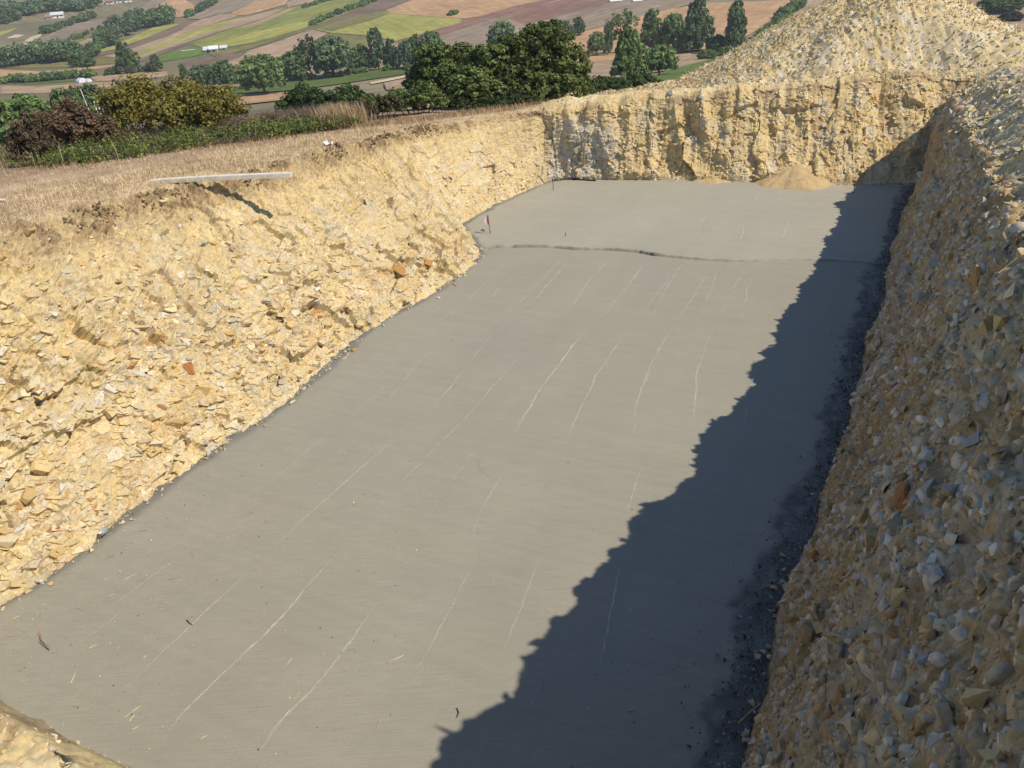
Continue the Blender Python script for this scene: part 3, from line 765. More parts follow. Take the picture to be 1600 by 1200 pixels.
# ------------------------------------------------------------------ marks and litter on the concrete
def pale_mark_mat():
    m, nt, b = new_mat('laitance', 0.9)
    g = N(nt, 'ShaderNodeNewGeometry')
    n1 = N(nt, 'ShaderNodeTexNoise', Scale=9.0, Detail=5.0, Roughness=.75); nt.links.new(g.outputs['Position'], n1.inputs['Vector'])
    n2 = N(nt, 'ShaderNodeTexNoise', Scale=90.0, Detail=2.0); nt.links.new(g.outputs['Position'], n2.inputs['Vector'])
    b.inputs['Base Color'].default_value = (.72, .685, .59, 1)
    at = N(nt, 'ShaderNodeAttribute', attribute_name='Col')
    mm = N(nt, 'ShaderNodeMath', operation='MULTIPLY'); nt.links.new(n1.outputs['Fac'], mm.inputs[0]); nt.links.new(n2.outputs['Fac'], mm.inputs[1])
    rr2 = ramp(nt, [(.14, (.05, .05, .05)), (.33, (.95, .95, .95))]); nt.links.new(mm.outputs[0], rr2.inputs['Fac'])
    fac = mulc(nt, rr2.outputs['Color'], at.outputs['Color'])
    tr = N(nt, 'ShaderNodeBsdfTransparent'); mx = N(nt, 'ShaderNodeMixShader')
    nt.links.new(fac, mx.inputs[0]); nt.links.new(tr.outputs[0], mx.inputs[1]); nt.links.new(b.outputs[0], mx.inputs[2])
    nt.links.new(mx.outputs[0], nt.nodes['Material Output'].inputs['Surface'])
    return m
M_MARK = pale_mark_mat()
def slab_z(p):
    a, b = p[..., 0] * FAR.e[0] + p[..., 1] * FAR.e[1], p[..., 0] * FAR.n[0] + p[..., 1] * FAR.n[1]
    far = b > joint_b(a)
    return np.where(far, .05 - .03 * sstep(-1.4, 3.5, a), 0) + .006 * fbm(p[..., 0] / .9, p[..., 1] / .9, 529, 3) + .0025 * fbm(p[..., 0] / .12, p[..., 1] / .12, 531, 2)
def trail(pts, w, strength, seed, parent):
    P = np.array([onz(*q)[:2] for q in pts]); L = np.concatenate([[0], np.cumsum(np.linalg.norm(np.diff(P, axis=0), axis=1))])
    n = max(12, int(L[-1] / .035)); s = np.linspace(0, L[-1], n)
    x = np.interp(s, L, P[:, 0]); y = np.interp(s, L, P[:, 1])
    k = max(3, n // 12); ker = np.ones(k) / k
    x = np.convolve(np.pad(x, k // 2, 'edge'), ker, 'valid')[:n]; y = np.convolve(np.pad(y, k // 2, 'edge'), ker, 'valid')[:n]; s = s[:len(x)]; n = len(x)
    j = fbm(s / .5, s * 0 + seed, seed, 4) * .022 + fbm(s / .09, s * 0 + seed, seed + 4, 2) * .008
    d = np.stack([np.gradient(x), np.gradient(y)], 1); d /= np.linalg.norm(d, axis=1, keepdims=True) + 1e-9
    nn = np.stack([-d[:, 1], d[:, 0]], 1)
    c = np.stack([x, y], 1) + nn * j[:, None]
    wd = .8 * w * (.45 + .8 * np.abs(fbm(s / .25, s * 0 + seed + 2, seed + 3, 3)) + .3)
    rows = []
    for q, hz in ((-1, 0.0), (-.3, .0015), (.3, .0015), (1, 0.0)):
        e = c + nn * (wd * q)[:, None]
        z = slab_z(e) + hz + .004
        rows.append(np.concatenate([e, z[:, None]], 1))
    V = np.stack(rows, 1)
    fade = np.clip(np.minimum(s, s[-1] - s) / (.22 * s[-1] + .05), 0, 1) * strength * (.65 + .6 * fbm(s / .6, s * 0 + seed, seed + 9, 3))
    C = np.stack([fade * .25, fade, fade, fade * .25], 1)
    me = mesh_np('laitance_line', V.reshape(-1, 3), grid_faces(n, 4), np.repeat(C.reshape(-1, 1), 3, 1))
    link('laitance_line', me, M_MARK, parent)
TR = [
 ([(80, 1016), (135, 975), (185, 940), (230, 905), (300, 858), (372, 800)], .009, .8), ([(104, 1024), (135, 995), (170, 972), (205, 938)], .012, .6),
 ([(85, 1015), (78, 1040), (70, 1070)], .012, .45), ([(175, 1093), (235, 1040), (300, 975), (350, 930), (405, 876)], .013, 1.0),
 ([(248, 1175), (270, 1130), (300, 1098), (360, 1043), (420, 985), (450, 952), (490, 905), (545, 842)], .021, 1.0), ([(385, 1200), (440, 1125), (495, 1068), (550, 1000), (590, 936)], .02, .95),
 ([(638, 1068), (670, 1012), (705, 950), (735, 890), (755, 852)], .016, .65), ([(780, 1025), (800, 980), (825, 920), (845, 866)], .018, .85),
 ([(752, 1190), (770, 1130), (800, 1068)], .018, .7), ([(928, 1065), (945, 1012), (957, 950), (974, 868)], .018, .8),
 ([(797, 690), (815, 655), (850, 600), (866, 580), (895, 540), (922, 510)], .025, 1.0), ([(875, 716), (900, 650), (930, 590), (955, 550), (980, 517)], .024, .9),
 ([(990, 660), (996, 625), (1012, 580), (1030, 545), (1048, 514)], .028, 1.0), ([(1000, 618), (1016, 580), (1040, 532)], .014, .8), ([(978, 708), (986, 680), (993, 660)], .012, .7),
 ([(1080, 672), (1088, 610), (1086, 590), (1100, 548), (1115, 512)], .024, .9), ([(648, 658), (700, 610), (745, 553), (782, 503)], .02, .8),
 ([(600, 632), (650, 572), (692, 530)], .014, .6), ([(735, 845), (752, 795), (790, 734)], .014, .75), ([(655, 835), (690, 770), (745, 700)], .012, .6),
 ([(1163, 690), (1166, 620), (1190, 555)], .018, .6), ([(978, 810), (990, 765), (1004, 722)], .014, .55), ([(545, 742), (620, 690), (682, 655)], .012, .45),
 ([(755, 478), (790, 440), (822, 413)], .024, .8), ([(825, 481), (860, 440), (893, 402)], .024, .85), ([(881, 496), (920, 440), (955, 402)], .024, .8),
 ([(940, 500), (975, 455), (1007, 410)], .026, .8), ([(1016, 500), (1042, 447), (1067, 409)], .03, .95), ([(1098, 485), (1112, 450), (1121, 421)], .024, .7),
 ([(1155, 500), (1166, 460), (1178, 421)], .026, .8), ([(690, 502), (745, 455), (803, 395)], .02, .6), ([(640, 520), (700, 470), (745, 425)], .018, .5),
 ([(1082, 384), (1090, 365), (1104, 335)], .03, .8), ([(1153, 381), (1160, 368), (1162, 352)], .03, .9), ([(1217, 384), (1226, 362), (1231, 346)], .03, .9), ([(1170, 330), (1185, 305)], .03, .55),
 ([(1000, 345), (1012, 328)], .03, .4), ([(560, 870), (600, 820), (640, 775)], .012, .4), ([(450, 800), (520, 740), (590, 690)], .012, .35)]
for pts in ([(405, 876), (480, 806), (560, 735), (648, 658)], [(545, 842), (610, 770), (680, 700), (740, 640), (800, 570), (850, 512)], [(922, 510), (960, 470), (1000, 420)], [(782, 503), (830, 455), (880, 400)], [(980, 517), (1020, 470), (1060, 412)], [(1048, 514), (1080, 470), (1110, 420)], [(1115, 512), (1140, 460), (1165, 418)], [(372, 800), (450, 730), (540, 655), (620, 590)]):
    TR.append((pts, .012, .9))
for k, (pts, w, st) in enumerate(TR):
    trail(pts, w, st, 700 + 7 * k, slab_far if pts[0][1] < 386 else slab)
# hairline cracks and smears: narrow dark lines
M_CRACK = plain_mat('crack', (.14, .13, .11), .95, .2)
for k, pts in enumerate([[(745, 718), (752, 735), (762, 745), (778, 748)], [(848, 1060), (850, 1075), (842, 1088), (835, 1100)], [(845, 1135), (846, 1150), (835, 1165), (825, 1185)], [(1058, 1045), (1040, 1052), (1020, 1060)], [(715, 1110), (716, 1118), (713, 1122)]]):
    q = [tuple(onz(*s)[:2]) for s in pts]
    bmx = bmesh.new(); prev = None; L = []
    for i, s in enumerate(q):
        w = .0011; nx = np.array(q[min(i + 1, len(q) - 1)]) - np.array(q[max(i - 1, 0)]); nx /= np.hypot(*nx)
        a, b = (s[0] - nx[1] * w, s[1] + nx[0] * w), (s[0] + nx[1] * w, s[1] - nx[0] * w)
        zz = float(slab_z(np.array([s])) [0]) + .007
        row = (bmx.verts.new((*a, zz)), bmx.verts.new((*b, zz)))
        if prev: bmx.faces.new((prev[0], prev[1], row[1], row[0]))
        prev = row
    link('hairline_crack', bm_mesh('hairline_crack', bmx), M_CRACK, slab)
# pebbles and straw on the slab
def slab_points(n, seed, wfun):
    r = np.random.default_rng(seed); out = []
    while len(out) < n:
        px, py = r.uniform(0, 1400), r.uniform(290, 1200)
        p = onz(px, py)
        dL = LEFT.bot(p[:2] @ LEFT.e) - p[:2] @ LEFT.n; dR = RIGHT.bot(p[:2] @ RIGHT.e) - p[:2] @ RIGHT.n
        if dL < .03 or dR < .1: continue
        if r.random() < wfun(dL, dR, px, py): out.append(p)
    P = np.array(out); P[:, 2] = slab_z(P); return P
P = slab_points(700, 81, lambda dl, dr, px, py: .9 * math.exp(-dl / 1.2) * (py > 700) + .12 * math.exp(-dr / .5) + .02)
P[:, 2] += .006
rubble('pebbles', P, .006 + .022 * r.random(len(P)) ** 2.5, pick_cols(len(P), r, [CREAM, GREYW, (.2, .19, .17)], [.5, .3, .2]), None, 83, label='scattered pale pebbles and crumbs lying on the concrete slab')
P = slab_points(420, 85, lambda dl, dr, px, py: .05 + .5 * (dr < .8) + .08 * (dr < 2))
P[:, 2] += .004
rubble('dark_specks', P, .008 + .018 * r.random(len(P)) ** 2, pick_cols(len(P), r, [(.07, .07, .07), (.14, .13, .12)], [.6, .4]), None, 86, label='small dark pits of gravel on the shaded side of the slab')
# pale gravel fringe between the slab and the right bank
aa = r.uniform(2.8, 24, 8000); bb = RIGHT.bot(aa) - np.abs(r.normal(size=8000)) * .2 + .05
P = np.stack([aa * RIGHT.e[0] + bb * RIGHT.n[0], aa * RIGHT.e[1] + bb * RIGHT.n[1], 0 * aa - .01 + .03 * r.random(8000)], 1)
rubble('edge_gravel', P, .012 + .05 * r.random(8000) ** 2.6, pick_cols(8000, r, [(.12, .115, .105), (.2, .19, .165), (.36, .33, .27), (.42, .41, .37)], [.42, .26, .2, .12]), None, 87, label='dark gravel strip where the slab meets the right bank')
aa = r.uniform(3.0, 24.5, 2200); bb = LEFT.bot(aa) - np.abs(r.normal(size=2200)) * .06 + .06
P = np.stack([aa * LEFT.e[0] + bb * LEFT.n[0], aa * LEFT.e[1] + bb * LEFT.n[1], 0 * aa + .02 * r.random(2200)], 1)
rubble('edge_gravel', P, .012 + .045 * r.random(2200) ** 2.4, pick_cols(2200, r, [(.25, .24, .2), CREAM, GREYW, SOIL], [.4, .25, .2, .15]), None, 88, label='fine pale gravel strip where the slab meets the left bank')
aa = r.uniform(3.2, 23, 260); bb = LEFT.bot(aa) - np.abs(r.normal(size=260)) * .14 + .02
P = np.stack([aa * LEFT.e[0] + bb * LEFT.n[0], aa * LEFT.e[1] + bb * LEFT.n[1], 0 * aa + .015], 1)
rubble('fallen_chips', P, .03 + .09 * r.random(260) ** 2.5, pick_cols(260, r, *WARM), None, 884, label='chips of marl fallen from the left bank onto the slab edge')
aa = r.uniform(-7.5, 7, 1500); bb = FAR.bot(aa) - np.abs(r.normal(size=1500)) * .13 + .1
P = np.stack([aa * FAR.e[0] + bb * FAR.n[0], aa * FAR.e[1] + bb * FAR.n[1], 0 * aa + .02 + .02 * r.random(1500)], 1)
rubble('edge_gravel', P, .02 + .06 * r.random(1500) ** 2.4, pick_cols(1500, r, [(.25, .24, .2), CREAM, GREYW, SOIL], [.35, .25, .2, .2]), None, 89, label='gravel strip where the slab meets the far bank')
def blades(name, pos, length, width, cols, seed, mat, lean=1.0, parent=None, flatness=0.0, bend=.25, **props):
    """curved two-segment blades / straws / stems"""
    r = np.random.default_rng(seed); n = len(pos)
    az = r.uniform(0, 2 * PI, n); tl = np.clip(np.abs(r.normal(size=n)) * .35 * lean, 0, 1.3) if not flatness else np.full(n, PI / 2 - .03)
    d = np.stack([np.cos(az) * np.sin(tl), np.sin(az) * np.sin(tl), np.cos(tl)], 1)
    s = np.stack([-np.sin(az), np.cos(az), 0 * az], 1)
    az2 = az + r.normal(size=n); s = s * .75 + np.stack([np.cos(az2), np.sin(az2), 0 * az], 1) * .4
    L = length[:, None]; w = width[:, None]
    mid = pos + d * L * .55; d2 = d + np.stack([np.cos(az), np.sin(az), 0 * az - .35], 1) * bend * (0 if flatness else 1) + (s * r.normal(size=(n, 1)) * .2 if flatness else 0)
    tip = mid + d2 * L * .45
    V = np.stack([pos - s * w, pos + s * w, mid + s * w * .8, mid - s * w * .8, tip + s * w * .2, tip - s * w * .2], 1)
    b = np.arange(n)[:, None] * 6
    F = np.concatenate([b + np.array([[0, 1, 2, 3]]), b + np.array([[3, 2, 4, 5]])])
    cols = cols * (1 + .45 * fbm(pos[:, 0] / .7, pos[:, 1] / .7, seed, 3) + .25 * fbm(pos[:, 0] / .15, pos[:, 1] / .15, seed + 1, 2))[:, None]
    me = mesh_np(name, V.reshape(-1, 3), F, np.repeat(np.clip(cols, .02, .9), 6, 0))
    return link(name, me, mat, parent, **props)
STRAW = ([(.62, .5, .29), (.52, .39, .21), (.7, .6, .4), (.36, .25, .13)], [.4, .3, .15, .15])
P = slab_points(150, 91, lambda dl, dr, px, py: (.9 * math.exp(-dl / 1.6) + .05) * (py > 780))
P[:, 2] += .008
blades('straw_litter', P, .03 + .10 * r.random(len(P)) ** 1.6, .0022 + .002 * r.random(len(P)), pick_cols(len(P), r, *STRAW), 92, M_DRY, flatness=1, kind='stuff', label='bits of dry straw blown over the near left of the slab')
# ------------------------------------------------------------------ vegetation
def leaf_quads(c, n, size, r, aspect=.6):
    """one bent rhombus per leaf"""
    n = n / (np.linalg.norm(n, axis=1, keepdims=True) + 1e-9)
    t = r.normal(size=c.shape); u = np.cross(n, t); u /= np.linalg.norm(u, axis=1, keepdims=True) + 1e-9
    w = np.cross(n, u); s = size[:, None]
    V = np.stack([c - u * s, c - w * s * aspect + n * s * .15, c + u * s, c + w * s * aspect + n * s * .15], 1)
    F = np.arange(len(c))[:, None] * 4 + np.arange(4)[None]
    return V.reshape(-1, 3), F
def crown_np(lobes, nclump, per, leaf, r, clump=.28, fill=.25):
    """leaves sit on small clumps spread over the shells of the lobes (and some inside)"""
    lobes = np.array(lobes, float); wt = (lobes[:, 3] * lobes[:, 4] * lobes[:, 5]) ** .67
    k = r.choice(len(lobes), nclump, p=wt / wt.sum())
    d = r.normal(size=(nclump, 3)); d /= np.linalg.norm(d, axis=1, keepdims=True)
    d[:, 2] = np.where(d[:, 2] < -.55, -d[:, 2] * .6, d[:, 2])
    rad = np.where(r.random(nclump) < fill, r.uniform(.25, .8, nclump), r.uniform(.82, 1.06, nclump))
    L = lobes[k]; cc = L[:, :3] + d * L[:, 3:6] * rad[:, None]
    cs = clump * np.minimum(L[:, 3], L[:, 5]) * r.uniform(.6, 1.35, nclump)
    tone = r.uniform(.6, 1.4, nclump)
    q = r.normal(size=(nclump, per, 3)); q /= np.linalg.norm(q, axis=2, keepdims=True)
    q[..., 2] *= .75
    pos = cc[:, None] + q * (cs[:, None] * r.uniform(.55, 1.1, (nclump, per)))[..., None]
    nr = q * .7 + d[:, None] * .4 + r.normal(size=q.shape) * .45 + np.array([0, 0, .35])
    sz = leaf * r.uniform(.65, 1.35, (nclump, per))
    V, F = leaf_quads(pos.reshape(-1, 3), nr.reshape(-1, 3), sz.ravel(), r)
    t = np.repeat(tone, per) * r.uniform(.75, 1.25, nclump * per)
    hue = r.normal(size=nclump * per) * .10
    C = np.stack([t * (1 + hue), t, t * (1 - hue)], 1)
    return V, F, np.repeat(np.clip(C, .2, 2.0), 4, 0)
def trunk_bm(h, rad, limbs, r, lobes):
    bm = tube_bm([(0, 0, -.08 * h), (r.uniform(-.03, .03) * h, r.uniform(-.03, .03) * h, h * .3), (r.uniform(-.04, .04) * h, r.uniform(-.04, .04) * h, h * .62)], [rad * 1.25, rad, rad * .55], 7)
    for k in range(limbs):
        L = lobes[k % len(lobes)]; z0 = h * r.uniform(.22, .5)
        e = Vector((L[0] + r.uniform(-.3, .3) * L[3], L[1] + r.uniform(-.3, .3) * L[4], L[2] + r.uniform(-.1, .4) * L[5]))
        m = Vector((0, 0, z0)).lerp(e, .5) + Vector((0, 0, -.04 * h))
        tube_bm([(0, 0, z0), m, e], [rad * .5, rad * .34, rad * .12], 5, bm)
    return bm
PROTO = {}
def proto(kind, lobes, nclump, per, leaf, seed, clump=.3, fill=.25, limbs=5, trad=.025):
    r = np.random.default_rng(seed)
    V, F, C = crown_np(lobes, nclump, per, leaf, r, clump, fill)
    cm = mesh_np('crown', V, F, C); cm.materials.append(M_LEAF)
    tm = bm_mesh('trunk', trunk_bm(1.0, trad, limbs, r, lobes), True); tm.materials.append(M_BARK)
    PROTO[kind] = (cm, tm)
# unit trees: height 1, spread about 1 across; lobes are (x, y, z, rx, ry, rz)
proto('round', [(0, 0, .55, .44, .44, .42), (-.2, .1, .42, .3, .3, .28), (.22, -.08, .45, .3, .3, .28), (.05, .2, .68, .28, .28, .26), (-.1, -.2, .6, .3, .3, .3)], 300, 22, .040, 1, .22)
proto('round2', [(.05, 0, .5, .46, .42, .40), (-.25, 0, .38, .27, .3, .26), (.25, .1, .62, .26, .26, .26), (0, -.2, .66, .26, .26, .26), (.3, -.1, .35, .22, .22, .2)], 280, 22, .042, 2, .22)
proto('tall', [(0, 0, .66, .26, .26, .30), (.06, .05, .42, .30, .30, .27), (-.12, -.04, .30, .24, .24, .2), (.02, 0, .85, .17, .17, .14), (.16, 0, .56, .2, .2, .2)], 260, 22, .035, 3, .24)
proto('tall2', [(-.02, 0, .78, .20, .20, .20), (.08, .05, .5, .34, .32, .26), (-.16, 0, .36, .26, .26, .22), (.16, -.05, .28, .26, .26, .18), (-.1, 0, .6, .2, .2, .2)], 260, 22, .035, 4, .24)
proto('airy', [(0, 0, .78, .30, .30, .2), (.25, .05, .68, .2, .2, .18), (-.25, 0, .62, .2, .2, .2), (.12, 0, .5, .18, .18, .14), (-.12, .1, .38, .18, .18, .15), (.3, 0, .42, .14, .14, .14), (-.32, 0, .4, .12, .12, .14)], 130, 20, .028, 5, .3, .1, 7, .022)
proto('bush', [(0, 0, .42, .48, .42, .44), (-.3, .05, .32, .28, .28, .32), (.3, -.05, .34, .28, .28, .32), (.1, .1, .66, .28, .28, .26)], 240, 22, .048, 6, .24, .2, 5, .02)
proto('oak', [(0, 0, .62, .36, .34, .32), (-.27, 0, .42, .3, .3, .3), (.3, .05, .5, .26, .28, .3), (.06, -.1, .82, .24, .24, .17), (-.2, .1, .68, .22, .22, .2), (.2, -.15, .3, .3, .28, .26), (-.1, -.2, .28, .32, .28, .26), (.36, 0, .28, .2, .2, .22)], 900, 26, .021, 7, .19, .25, 7, .03)
proto('oak2', [(0, 0, .52, .42, .36, .36), (-.32, 0, .36, .26, .28, .32), (.28, .05, .66, .24, .26, .26), (-.08, -.1, .82, .22, .24, .16), (.34, -.15, .34, .24, .28, .28), (-.05, -.25, .28, .34, .26, .26)], 800, 26, .023, 8, .19, .25, 7, .03)
proto('thicket', [(-.3, 0, .42, .3, .4, .44), (0, .1, .5, .3, .4, .48), (.3, -.05, .4, .28, .4, .44), (-.1, -.2, .3, .34, .3, .32), (.2, -.2, .28, .3, .3, .3)], 620, 26, .027, 9, .2, .25, 6, .018)
PXF = FPX * 1.12
def tree(kind, px, py, hpx, wpx, col, label, cat='tree', group=None, name=None, rot=None, dist=None, lift=0.0, dmin=30.0):
    """stands where the foot of the tree meets the ground; dist in metres along the sight line for feet hidden behind a brow"""
    if dist is None:
        p = hit(px, py, dmin)
    else:
        d = ray(px, py); d = d / np.hypot(d[0], d[1]); p = np.array([d[0] * dist, d[1] * dist, 0]); p[2] = float(G(p[0], p[1]))
        top = CAM_H + ray(px, py - hpx)[2] / np.hypot(*ray(px, py - hpx)[:2]) * dist
    D = math.hypot(p[0], p[1])
    slant = math.hypot(D, CAM_H - p[2])
    Z = abs(fwd.dot(Vector((p[0], p[1], p[2] - CAM_H))))
    h = hpx * Z / FPX / 0.92 if dist is None else max(top - p[2], .3)
    w = wpx * Z / FPX
    cm, tm = PROTO[kind]
    e = bpy.data.objects.new(name or ('tree' if cat == 'tree' else cat.replace(' ', '_')), None); COL.objects.link(e)
    e.location = p; e['label'] = label; e['category'] = cat
    if group: e['group'] = group
    rz = random.Random(int(px * 13 + py)).uniform(-.5, .5) if rot is None else rot
    for nm, me in (('crown', cm), ('trunk', tm)):
        o = bpy.data.objects.new(nm, me); COL.objects.link(o); o.parent = e
        full = nm == 'crown' and kind in ('round', 'round2', 'tall', 'tall2', 'oak', 'oak2')
        o.scale = (w * 1.22, w * 1.22, h * 1.14) if full else (w, w, h); o.location = (0, 0, -.14 * h if full else 0); o.rotation_euler = (0, 0, rz)
        o.color = (*col, 1) if nm == 'crown' else (1, 1, 1, 1)
    return e
def shrub(px, py, hpx, wpx, col, label, cat='shrub', dist=30.0, leaf=.05, seed=0, nclump=420, per=18, gaps=.2, rise=1.0):
    """a bush grown at its real size: uneven lobes, twigs and leaves"""
    r = np.random.default_rng(int(px * 7 + py + seed))
    d = ray(px, py); d = d / np.hypot(d[0], d[1]); p = np.array([d[0] * dist, d[1] * dist, 0]); p[2] = float(G(p[0], p[1]))
    dt = ray(px, py - hpx); H = max(CAM_H + dt[2] / np.hypot(dt[0], dt[1]) * dist - p[2], .4); w = wpx * px_m(p)
    across = np.array([d[1], -d[0]]); lobes = []
    for k in range(9):
        u = (k / 8 - .5) * .86 + r.normal() * .03; hk = H * (1 - 1.5 * u * u) * r.uniform(.72, 1.02); c = across * u * w + d[:2] * r.normal() * .16 * w
        lobes.append((c[0], c[1], hk * .58, w * r.uniform(.12, .2), w * r.uniform(.12, .2), hk * .44))
    V, F, C = crown_np(lobes, nclump, per, leaf, r, .33, gaps)
    e = bpy.data.objects.new(cat.replace(' ', '_'), None); COL.objects.link(e); e.location = p; e['label'] = label; e['category'] = cat
    o = link('crown', mesh_np('crown', V, F, C), M_LEAF, e); o.color = (*col, 1)
    bm = bmesh.new()
    for L in lobes:
        for _ in range(3):
            t_ = Vector((L[0] + r.normal() * L[3] * .7, L[1] + r.normal() * L[4] * .7, L[2] + L[5] * r.uniform(.4, 1.15)))
            tube_bm([(L[0] * .5, L[1] * .5, -.1), Vector((L[0] * .8, L[1] * .8, L[2] * .5)), t_], [.022, .015, .005], 5, bm)
    link('stems', bm_mesh('stems', bm, True), M_BARK, e)
    return e
DG, MG, BG, BL, OL = (.13, .195, .07), (.175, .26, .082), (.21, .28, .09), (.15, .215, .095), (.105, .10, .022)
GA, GB, GC = 'trees along the middle hedge line', 'trees by the stubble field', 'trees on the valley floor'
tree('round', 415, 148, 56, 60, MG, 'round broad tree standing alone beside the orange stubble strip')
tree('round2', 462, 126, 42, 42, DG, 'low dark tree, leftmost of the middle hedge line', group=GA)
tree('airy', 488, 123, 58, 42, (.07, .10, .045), 'thin see-through tree between two dark ones in the middle hedge line', group=GA)
tree('round', 523, 121, 56, 52, BL, 'full bluish tree, broadest of the middle hedge line', group=GA)
tree('bush', 566, 112, 38, 34, DG, 'low dark tree right of the gap in the middle hedge line', group=GA)
tree('tall', 592, 110, 58, 34, BL, 'tallest slim tree of the middle hedge line', group=GA)
tree('tall2', 615, 109, 44, 26, DG, 'slim dark tree just right of the tallest in the middle hedge line', group=GA)
tree('round2', 636, 108, 42, 30, BL, 'greyish tree, third from the right end of the middle hedge line', group=GA)
tree('tall', 653, 106, 46, 26, DG, 'narrow dark tree, second from the right end of the middle hedge line', group=GA)
tree('round', 676, 106, 50, 34, BL, 'bluish tree at the right end of the middle hedge line, touching the big oaks', group=GA)
tree('tall2', 203, 112, 42, 34, DG, 'dark two-topped tree on the valley floor left of the olive bush', group=GC)
tree('tall', 246, 112, 24, 20, DG, 'small dark upright tree peeping over the olive bush at its left', group=GC)
tree('tall', 288, 122, 20, 14, DG, 'tiny narrow tree peeping over the middle of the olive bush', group=GC)
tree('round', 322, 139, 34, 34, BL, 'greyish tree just right of the olive bush top', group=GC)
tree('round2', 350, 138, 40, 34, DG, 'dark tree right of the greyish one behind the olive bush', group=GC)
tree('round', 785, 82, 42, 38, BL, 'dark bluish tree showing above the oaks left of their highest top')
tree('round2', 876, 72, 36, 30, BL, 'bluish tree half hidden behind the right shoulder of the big oak')
tree('tall', 904, 56, 26, 24, DG, 'pair-topped small dark tree on the brow right of the big oak')
tree('round', 932, 88, 34, 24, MG, 'small rounded tree casting a shadow on the orange stubble', group=GB)
tree('tall', 950, 87, 44, 18, BL, 'dark narrow tree beside the see-through tree on the stubble', group=GB)
tree('airy', 972, 84, 58, 54, BG, 'see-through tree with bare pinkish limbs on the stubble', group=GB)
tree('tall2', 1020, 80, 58, 44, MG, 'bright green full tree left of the tallest by the stubble field', group=GB)
tree('round', 1050, 79, 50, 32, MG, 'green tree squeezed between the bright one and the tallest', group=GB)
tree('tall2', 1090, 81, 74, 52, BL, 'tallest bushy dark tree by the stubble field', group=GB)
tree('tall', 1147, 82, 70, 40, BL, 'tree with a narrow separate top right of the tallest', group=GB)
tree('bush', 1070, 82, 26, 36, DG, 'dark low shrub under the tallest tree', 'shrub', name='shrub')
tree('bush', 1120, 83, 26, 30, DG, 'dark shrub filling the gap left of the narrow-topped tree', 'shrub', name='shrub')
tree('bush', 1105, 93, 14, 28, MG, 'small round bush on the edge of the green field', 'shrub', name='shrub')
tree('bush', 1133, 88, 14, 26, MG, 'small bush touching the foot of the narrow-topped tree', 'shrub', name='shrub')
tree('bush', 1178, 80, 22, 26, MG, 'bush at the foot of the green hedge beside the rubble heap', 'shrub', name='shrub')
tree('bush', 915, 92, 9, 14, DG, 'tiny bush at the left end of the shadow on the stubble', 'shrub', name='shrub')
tree('tall2', 985, 128, 74, 60, MG, 'mid green spreading tree nearer than the stubble, left of the round one', dmin=60)
tree('round', 1030, 119, 44, 44, MG, 'round dense tree beside the green field', dmin=60)
# the oak clump on the brow behind the left bank and the scrub beside it
tree('oak', 845, 188, 158, 122, (.135, .17, .048), 'tallest dark oak of the clump on the brow', dist=31, rot=.2)
tree('oak2', 772, 184, 124, 112, (.185, .235, .07), 'lighter green oak left of the tallest in the clump', dist=31, rot=.9)
tree('oak2', 700, 186, 128, 96, (.16, .21, .062), 'leftmost oak of the clump, mid green', dist=33, rot=-.4)
shrub(655, 190, 66, 84, (.14, .19, .055), 'leafy shrub at the left foot of the oak clump', 'shrub', 29, 0.05)
shrub(596, 192, 50, 70, (.115, .12, .045), 'brownish green shrub between the oak shrub and the green thicket', 'shrub', 28, 0.05)
shrub(545, 182, 52, 84, (.08, .135, .04), 'broad green shrub behind the white loop', 'shrub', 34, 0.065)
shrub(480, 176, 46, 80, (.078, .13, .038), 'green shrub left of the broad one behind the brambles', 'shrub', 38, 0.065)
shrub(770, 190, 44, 120, (.06, .082, .026), 'dark undergrowth shrub under the oaks', 'shrub', 29, 0.05)
shrub(900, 165, 42, 66, (.072, .112, .036), 'green shrub right of the tallest oak behind the rubble', 'shrub', 36, 0.065)
shrub(945, 150, 34, 70, (.078, .125, .038), 'green shrub between the oak and the spreading tree', 'shrub', 42, 0.065)
shrub(1000, 140, 26, 60, (.075, .12, .036), 'low shrub under the spreading tree behind the rubble', 'shrub', 48, 0.065)
# bushes behind the brambles
shrub(268, 203, 92, 205, (.235, .205, .045), 'broad olive yellow bush rising behind the brambles', 'bush', 27, .055, 3, 1000, 20, .3)
shrub(105, 214, 60, 120, (.18, .12, .07), 'brown withered bush left of the olive one', 'bush', 25, .045, 5, 620, 20, .3)
shrub(48, 222, 44, 60, (.13, .098, .055), 'low brown straggling bush at the left of the withered one', 'bush', 23.5, 0.05)
tree('bush', 30, 168, 26, 90, MG, 'bright green bush beyond the brown ploughed field', 'bush', name='bush', dist=70)
tree('round2', 100, 165, 34, 46, DG, 'dark tree left of the leaning pole beyond the ploughed field', dist=78)
tree('round', 140, 165, 38, 60, DG, 'dark tree behind the leaning pole beyond the ploughed field', dist=80)
tree('bush', 172, 165, 28, 40, DG, 'dark shrub left of the olive bush, behind the short white posts', 'shrub', name='shrub', dist=78)
tree('thicket', 1560, 20, 26, 56, DG, 'dark bush on the stubble right of the rubble heap', 'bush', name='bush', dmin=40)
tree('bush', 1578, 34, 14, 34, (.08, .085, .05), 'greyish bush below the dark one right of the rubble heap', 'bush', name='bush', dmin=40)

